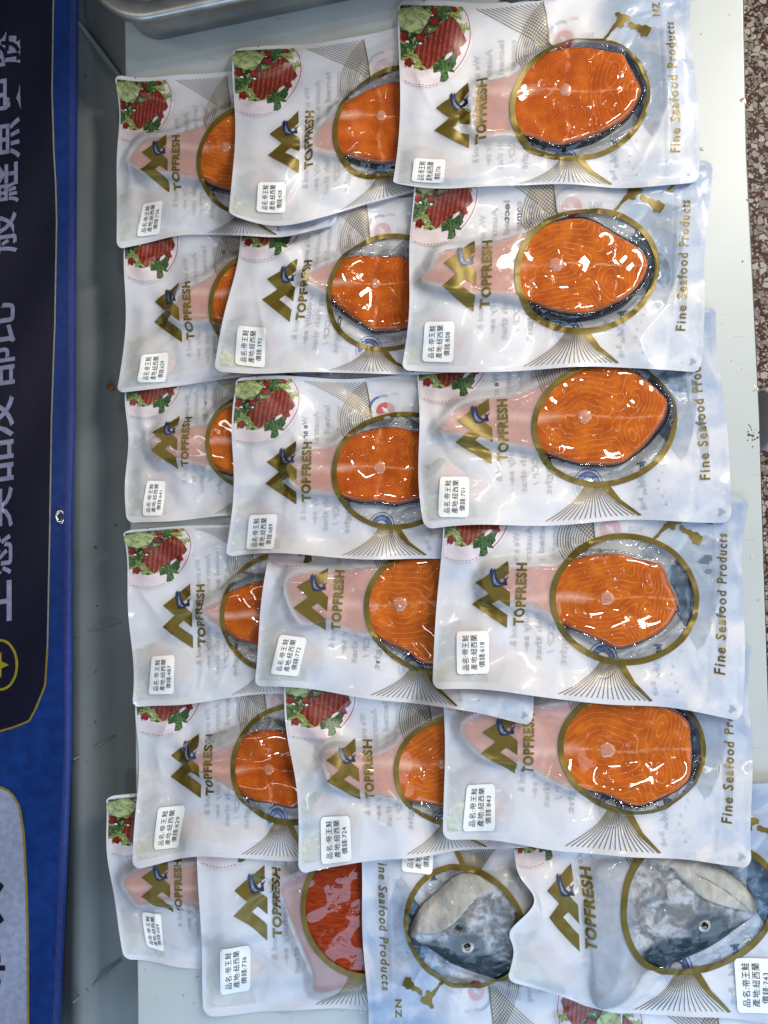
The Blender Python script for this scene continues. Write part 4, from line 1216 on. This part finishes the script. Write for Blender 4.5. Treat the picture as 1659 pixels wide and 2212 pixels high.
# crumpled clear-and-black packaging poking out behind the topmost pack
t = NT('crumpled_black_plastic'); ob = t.obj(); t.set(Base_Color=t.mix(t.ramp(t.noise(ob, 40, 3), .45, .6), (.012, .012, .013, 1), (.22, .23, .23, 1)), Roughness=.2, Coat_Weight=1, Normal=t.bump(t.noise(ob, 60, 4), 1, .01)); MAT['crump'] = t.m
V = []; F = []; nu, nv = 28, 14
cxx, cyy = wxy(1165, -50, .01)
for i in range(nv + 1):
    for j in range(nu):
        th = 6.2832 * j / nu; ph = 1.5708 * i / nv
        r = 1 + .16 * math.sin(3 * th + 1) + .10 * math.sin(7 * th + 3 * ph) + .07 * math.sin(11 * th - 5 * ph)
        V.append((cxx + .050 * r * math.cos(th) * math.sin(ph), cyy + .021 * r * math.sin(th) * math.sin(ph), .001 + .018 * math.cos(ph) * (1 + .2 * math.sin(5 * th))))
for i in range(nv):
    for j in range(nu): F.append((i * nu + j, (i + 1) * nu + j, (i + 1) * nu + (j + 1) % nu, i * nu + (j + 1) % nu))
cp = link_mesh('plastic_wrap', V, F, [MAT['crump']], None, uv=np.zeros((len(V), 2)))
cp['label'] = 'crumpled dark plastic wrap showing behind the topmost right pack'; cp['category'] = 'plastic wrap'

# white pipe beyond the right edge of the board
simple('white_pipe_plastic', (.72, .74, .76, 1), .3)
px_, py_ = wxy(1636, 906, -.12)
V = []; F = []; nn = 40
rings = [(0, .0), (0, .030), (.002, .034), (.012, .034), (.013, .0315), (.26, .0315), (.26, .0)]
for (xx, rr) in rings:
    for i in range(nn):
        a = 6.2832 * i / nn; V.append((px_ + .004 + xx, py_ + rr * math.cos(a), -.12 + rr * math.sin(a)))
for s in range(len(rings) - 1):
    for i in range(nn):
        j = (i + 1) % nn; F.append((s * nn + i, s * nn + j, (s + 1) * nn + j, (s + 1) * nn + i))
pp = link_mesh('plastic_pipe', V, F, [MAT['white_pipe_plastic']], None, uv=np.zeros((len(V), 2)))
pp['label'] = 'white plastic pipe end sticking out beyond the right edge of the board'; pp['category'] = 'pipe'

# ------------------------------------------------------------------ the packs, lowest first
def g4(a, b, c, d): return (a, b, c, d)
make_bag('D4', 'pack at the bottom edge with only its grilled salmon picture showing',
    g4((1236, [2150, 2320, 2460, 2590]), (1400, [2150, 2320, 2460, 2590]), (1620, [2160, 2330, 2470, 2600]), (1880, [2160, 2330, 2470, 2600])), seed=21, amp=2)
make_bag('D3', 'pack mostly hidden at the lower right corner, only its blue printed end showing',
    g4((1080, [1690, 1860, 2000, 2130]), (1240, [1690, 1860, 2000, 2130]), (1455, [1690, 1860, 2000, 2130]), (1715, [1686, 1860, 2000, 2130])), seed=22, amp=1.5)
make_bag('A6', 'lowest left column pack, priced 689, hanging over the ledge',
    g4(([230, 238, 250, 270], [1712, 1840, 1955, 2070]), ([380, 385, 388, 395], [1705, 1840, 1966, 2085]), ([530, 535, 540, 545], [1700, 1835, 1960, 2090]), (742, [1690, 1830, 1960, 2085])),
    ('round', [(273, 1898), (289, 1875), (329, 1858), (433, 1851), (520, 1840), (570, 1900), (540, 1960), (470, 1980), (433, 1955), (386, 1935), (336, 1938), (303, 1941)], (480, 1905, 10), (2, 3, 5, 3), 'dark'),
    [(309, 1965), (352, 1968), (357, 2053), (321, 2040)], '689', 1)
make_bag('A7', 'pack priced 736 at the bottom holding a smooth dark red fillet instead of a steak',
    g4(([425, 430, 434, 446], [1690, 1862, 2025, 2185]), ([588, 590, 592, 598], [1690, 1864, 2027, 2180]), ([785, 788, 790, 795], [1690, 1865, 2025, 2172]), (1040, [1690, 1865, 2025, 2165])),
    ('fillet', [(609, 1905), (622, 1885), (660, 1868), (720, 1850), (800, 1845), (860, 1880), (880, 1960), (860, 2050), (790, 2105), (719, 2130), (681, 2130), (676, 2091), (649, 2025), (619, 1945)], (760, 1975), (1, 1, 1, 1), 'dark'),
    [(479, 2040), (543, 2035), (542, 2135), (479, 2142)], '736', 2, h=.012)
make_bag('D1', 'upside-down pack with a salmon head whose snout points left',
    g4((1340, [2250, 2072, 1930, 1795]), (1190, [2250, 2072, 1930, 1795]), (1004, [2246, 2068, 1926, 1788]), ([793, 788, 780, 778], [2225, 2045, 1900, 1765])),
    ('head', [(882, 2011), (891, 1983), (913, 1948), (953, 1911), (990, 1881), (1033, 1871), (1080, 1868), (1130, 1875), (1180, 1900), (1215, 1960), (1215, 2040), (1190, 2100), (1140, 2122), (1083, 2110), (1046, 2099), (980, 2076), (940, 2050), (900, 2024)],
     (1005, 2020, 1060, 1995, 0, head_left), (1, 1, 1, 1), 'dark'),
    [(872, 1786), (938, 1794), (933, 1884), (867, 1876)], '736', 3, h=.022)
make_bag('D2', 'pack priced 743 with a salmon head whose snout points right, in the lower right corner',
    g4(([1092, 1112, 1118, 1090], [1760, 1870, 2000, 2112]), ([1250, 1250, 1262, 1270], [1720, 1862, 2045, 2165]), (1496, [1690, 1862, 2022, 2195]), (1790, [1690, 1850, 2040, 2210])),
    ('head', [(1262, 1890), (1288, 1856), (1360, 1842), (1440, 1835), (1510, 1848), (1556, 1871), (1599, 1905), (1628, 1945), (1624, 1966), (1605, 1983), (1579, 2000), (1543, 2027), (1473, 2062), (1426, 2079), (1388, 2090), (1362, 2135), (1318, 2166), (1276, 2156), (1268, 2060), (1256, 1970)],
     (1503, 1975, 1460, 1955, 0, head_right), (1, 1, 1, 1), 'dark'),
    [(1582, 2066), (1660, 2062), (1666, 2182), (1590, 2184)], '743', 4, h=.022, dent=(36, 255, 42))
make_bag('A5', 'left column pack priced 629, fifth from the top, steak edged with grey scaly skin',
    g4(([302, 298, 297, 292], [1440, 1580, 1725, 1870]), ([450, 448, 448, 445], [1440, 1581, 1721, 1850]), ([625, 625, 625, 620], [1430, 1572, 1712, 1855]), (850, [1420, 1560, 1700, 1850])),
    ('four', [(416, 1638), (433, 1618), (473, 1611), (503, 1595), (536, 1578), (579, 1570), (623, 1575), (680, 1600), (715, 1640), (700, 1690), (650, 1730), (636, 1738), (603, 1731), (553, 1721), (519, 1705), (479, 1681), (439, 1661)], (584, 1653, 11), (2, 30, 8, 3), 'silver_top'),
    [(345, 1740), (403, 1736), (388, 1826), (336, 1830)], '629', 5)
make_bag('A4', 'left column pack priced 487, fourth from the top, plate picture fully showing',
    g4(([267, 280, 288, 284], [1146, 1265, 1400, 1530]), ([425, 428, 430, 430], [1138, 1259, 1399, 1512]), ([590, 592, 592, 592], [1122, 1250, 1390, 1500]), (790, [1110, 1240, 1375, 1490])),
    ('four', [(442, 1314), (479, 1291), (516, 1268), (567, 1252), (630, 1250), (680, 1290), (690, 1340), (660, 1390), (600, 1400), (557, 1388), (520, 1379), (493, 1361), (460, 1337)], (600, 1325, 10), (2, 28, 4, 3), 'silver_top'),
    [(330, 1416), (381, 1412), (379, 1496), (323, 1498)], '487', 6)
make_bag('A3', 'left column pack priced 641, third from the top, with a creased price sticker',
    g4(([285, 275, 276, 275], [770, 900, 1015, 1132]), ([408, 403, 400, 398], [770, 899, 1014, 1120]), ([562, 560, 558, 555], [765, 895, 1012, 1118]), (755, [760, 880, 1000, 1110])),
    ('round', [(329, 950), (369, 937), (419, 924), (453, 917), (466, 900), (503, 880), (560, 870), (610, 900), (630, 960), (600, 1010), (540, 1030), (499, 1024), (469, 1014), (436, 1004), (386, 994), (346, 997)], (556, 955, 10), (2, 3, 5, 3), 'dark'),
    [(323, 1039), (362, 1040), (355, 1114), (311, 1114)], '641', 7)
make_bag('A2', 'left column pack priced 629, second from the top, corner of its steak peeping out',
    g4(([275, 272, 270, 255], [460, 600, 735, 850]), ([400, 402, 408, 405], [465, 612, 742, 834]), ([575, 572, 570, 570], [470, 600, 720, 805]), (765, [460, 590, 700, 800])),
    ('round', [(386, 660), (399, 637), (453, 607), (479, 587), (493, 574), (560, 560), (600, 600), (610, 660), (560, 720), (500, 712), (476, 704), (453, 700), (413, 700), (379, 694)], (540, 640, 10), (2, 3, 12, 3), 'silver'),
    [(311, 770), (366, 762), (361, 827), (302, 829)], '629', 8, amp=2)
make_bag('B5', 'middle column pack priced 724, lowest steak pack of that column',
    g4(([610, 625, 640, 648], [1440, 1590, 1725, 1888]), ([780, 785, 792, 797], [1440, 1591, 1722, 1858]), (985, [1445, 1590, 1725, 1838]), (1225, [1430, 1570, 1710, 1815])),
    ('round', [(703, 1618), (740, 1612), (776, 1619), (813, 1620), (853, 1600), (870, 1581), (913, 1555), (956, 1538), (1010, 1530), (1080, 1570), (1110, 1640), (1080, 1710), (1020, 1740), (956, 1733), (913, 1728), (886, 1723), (830, 1711), (780, 1704), (733, 1688), (713, 1674)], (955, 1641, 11), (2, 12, 4, 3), 'dark'),
    [(693, 1762), (756, 1755), (760, 1855), (695, 1862)], '724', 9)
make_bag('C5', 'right column pack priced 843, lowest steak pack of that column',
    g4(([960, 958, 957, 958], [1380, 1530, 1665, 1812]), ([1130, 1127, 1125, 1122], [1375, 1530, 1668, 1822]), ([1368, 1360, 1354, 1345], [1372, 1535, 1680, 1845]), ([1624, 1618, 1620, 1624], [1392, 1560, 1712, 1870])),
    ('round', [(994, 1556), (1060, 1525), (1161, 1519), (1227, 1509), (1300, 1500), (1400, 1505), (1473, 1546), (1486, 1592), (1486, 1642), (1476, 1684), (1423, 1716), (1366, 1734), (1306, 1711), (1253, 1698), (1223, 1692), (1161, 1662), (1127, 1640), (1060, 1630), (1010, 1600)], (1304, 1612, 16), (2, 2, 8, 16), 'dark'),
    [(1008, 1691), (1068, 1691), (1068, 1793), (998, 1792)], '843', 10)
make_bag('B4', 'middle column pack priced 772 with a large round-boned steak and tilted sticker',
    g4(([590, 578, 563, 548], [1080, 1215, 1355, 1484]), ([735, 728, 718, 708], [1085, 1226, 1362, 1492]), ([940, 932, 925, 918], [1095, 1240, 1388, 1522]), ([1165, 1160, 1153, 1145], [1130, 1270, 1415, 1560])),
    ('round', [(620, 1271), (640, 1237), (713, 1231), (766, 1224), (820, 1217), (853, 1208), (950, 1198), (1020, 1205), (1060, 1260), (1070, 1310), (1040, 1380), (980, 1425), (916, 1429), (880, 1404), (836, 1384), (800, 1367), (753, 1357), (706, 1336), (653, 1337)], (863, 1301, 15), (2, 2, 6, 4), 'dark'),
    [(606, 1368), (665, 1376), (645, 1460), (586, 1453)], '772', 11)
make_bag('B3', 'middle column pack priced 689, plate picture fully showing, steak with round pale bone',
    g4(([508, 505, 502, 492], [818, 953, 1090, 1205]), ([660, 658, 655, 652], [817, 953, 1090, 1198]), ([860, 858, 855, 852], [812, 945, 1082, 1208]), ([1105, 1105, 1105, 1100], [795, 930, 1070, 1200])),
    ('four', [(628, 1004), (670, 974), (720, 964), (740, 950), (786, 934), (830, 924), (870, 927), (940, 950), (985, 1000), (960, 1055), (903, 1077), (853, 1089), (820, 1084), (780, 1084), (740, 1074), (703, 1064), (653, 1057), (632, 1030)], (820, 1011, 13), (2, 26, 13, 4), 'silver_top'),
    [(541, 1113), (602, 1110), (592, 1186), (533, 1187)], '689', 12)
make_bag('C4', 'right column pack priced 618 with the gold ring wider than its pointed steak',
    g4(([950, 952, 942, 930], [1020, 1205, 1350, 1485]), ([1115, 1112, 1108, 1104], [1020, 1210, 1356, 1497]), ([1350, 1345, 1338, 1330], [1030, 1215, 1363, 1518]), ([1612, 1604, 1604, 1600], [1078, 1235, 1390, 1555])),
    ('round', [(1040, 1258), (1060, 1228), (1120, 1222), (1161, 1221), (1194, 1218), (1216, 1209), (1273, 1196), (1323, 1194), (1373, 1206), (1419, 1217), (1439, 1256), (1456, 1299), (1449, 1326), (1416, 1364), (1336, 1397), (1293, 1382), (1249, 1362), (1211, 1346), (1177, 1322), (1144, 1306), (1104, 1300), (1060, 1290)], (1303, 1289, 15), (2, 13, 5, 4), 'silver_top'),
    [(985, 1362), (1054, 1361), (1055, 1453), (986, 1455)], '618', 13)
make_bag('C3', 'right column pack priced 701, middle of that column, steak pointing at the gold lettering',
    g4(([898, 902, 905, 916], [700, 862, 1002, 1143]), ([1065, 1070, 1075, 1080], [695, 864, 1003, 1135]), ([1285, 1293, 1300, 1305], [680, 843, 985, 1128]), ([1546, 1555, 1568, 1582], [662, 815, 962, 1125])),
    ('round', [(945, 932), (984, 885), (1024, 869), (1100, 859), (1145, 842), (1186, 822), (1216, 809), (1250, 798), (1300, 793), (1350, 800), (1377, 814), (1418, 849), (1437, 874), (1428, 905), (1398, 950), (1367, 980), (1327, 1004), (1251, 1003), (1186, 985), (1150, 972), (1085, 958), (1024, 946), (974, 940)], (1255, 903, 15), (2, 5, 9, 10), 'dark'),
    [(950, 1030), (1013, 1030), (1011, 1118), (946, 1117)], '701', 14)
make_bag('B2', 'middle column pack priced 392, second from the top, squarish four-lobed steak',
    g4(([525, 512, 487, 463], [420, 560, 690, 800]), ([672, 660, 640, 625], [420, 563, 700, 808]), ([850, 845, 830, 825], [425, 565, 705, 808]), (1092, [420, 560, 690, 800])),
    ('four', [(659, 605), (693, 584), (719, 572), (735, 566), (778, 558), (821, 560), (873, 562), (930, 590), (960, 640), (940, 690), (880, 712), (813, 719), (778, 700), (735, 670), (706, 640), (686, 630)], (811, 620, 10), (2, 11, 5, 3), 'silver_top'),
    [(516, 706), (578, 711), (573, 795), (509, 789)], '392', 15)
make_bag('A1', 'left column pack priced 736, topmost of that column, hanging over the ledge',
    g4(([250, 258, 257, 254], [163, 305, 420, 540]), ([385, 382, 380, 376], [167, 305, 421, 516]), ([548, 546, 545, 543], [158, 290, 420, 512]), ([740, 738, 735, 728], [130, 250, 370, 490])),
    ('round', [(286, 360), (303, 327), (329, 310), (373, 303), (406, 293), (453, 277), (479, 260), (506, 250), (560, 250), (600, 290), (620, 350), (600, 410), (550, 430), (503, 420), (469, 410), (446, 400), (406, 393), (353, 383), (309, 377)], (493, 330, 11), (2, 3, 7, 3), 'dark'),
    [(311, 444), (356, 438), (346, 508), (298, 514)], '736', 16)
make_bag('B1', 'middle column pack priced 428, topmost of that column, with a small tapering steak',
    g4(([508, 507, 504, 498], [110, 245, 378, 470]), ([665, 662, 660, 655], [100, 243, 378, 482]), ([850, 850, 848, 845], [65, 205, 335, 428]), (1090, [50, 190, 315, 395])),
    ('four', [(676, 317), (693, 283), (719, 260), (739, 237), (778, 214), (821, 195), (862, 188), (920, 200), (960, 250), (955, 320), (900, 352), (856, 360), (821, 362), (787, 356), (757, 347), (735, 343), (690, 337)], (823, 264, 11), (2, 3, 6, 3), 'dark'),
    [(560, 398), (619, 398), (617, 463), (555, 460)], '428', 17)
make_bag('C2', 'right column pack priced 808, second from the top, pointed steak with thick black skin below',
    g4(([893, 888, 880, 870], [352, 525, 675, 806]), ([1045, 1040, 1036, 1030], [350, 527, 675, 802]), ([1265, 1262, 1260, 1258], [340, 515, 658, 798]), ([1535, 1525, 1518, 1513], [347, 510, 650, 800])),
    ('round', [(911, 613), (927, 587), (954, 552), (1027, 540), (1080, 526), (1111, 515), (1144, 503), (1161, 493), (1227, 480), (1273, 483), (1319, 510), (1373, 543), (1393, 573), (1383, 610), (1353, 643), (1319, 663), (1273, 680), (1223, 682), (1173, 670), (1127, 652), (1061, 640), (1014, 640), (961, 628)], (1195, 580, 15), (2, 9, 17, 8), 'dark'),
    [(917, 697), (981, 697), (978, 784), (911, 782)], '808', 18)
make_bag('C1', 'topmost pack of the right column, priced 736, steak with a split gristly centre',
    g4(([864, 861, 858, 852], [8, 182, 325, 400]), ([1030, 1028, 1026, 1025], [7, 185, 325, 406]), (1246, [-5, 152, 294, 406]), ([1500, 1494, 1506, 1512], [-25, 125, 268, 396])),
    ('four', [(1016, 245), (1026, 200), (1060, 185), (1105, 170), (1130, 152), (1180, 125), (1235, 113), (1290, 118), (1337, 128), (1347, 142), (1373, 190), (1377, 215), (1350, 262), (1300, 292), (1250, 312), (1210, 322), (1180, 318), (1140, 305), (1100, 300), (1040, 304), (1020, 290)], (1215, 210, 13), (2, 6, 10, 8), 'dark'),
    [(894, 346), (962, 348), (957, 399), (888, 395)], '736', 19, amp=5)
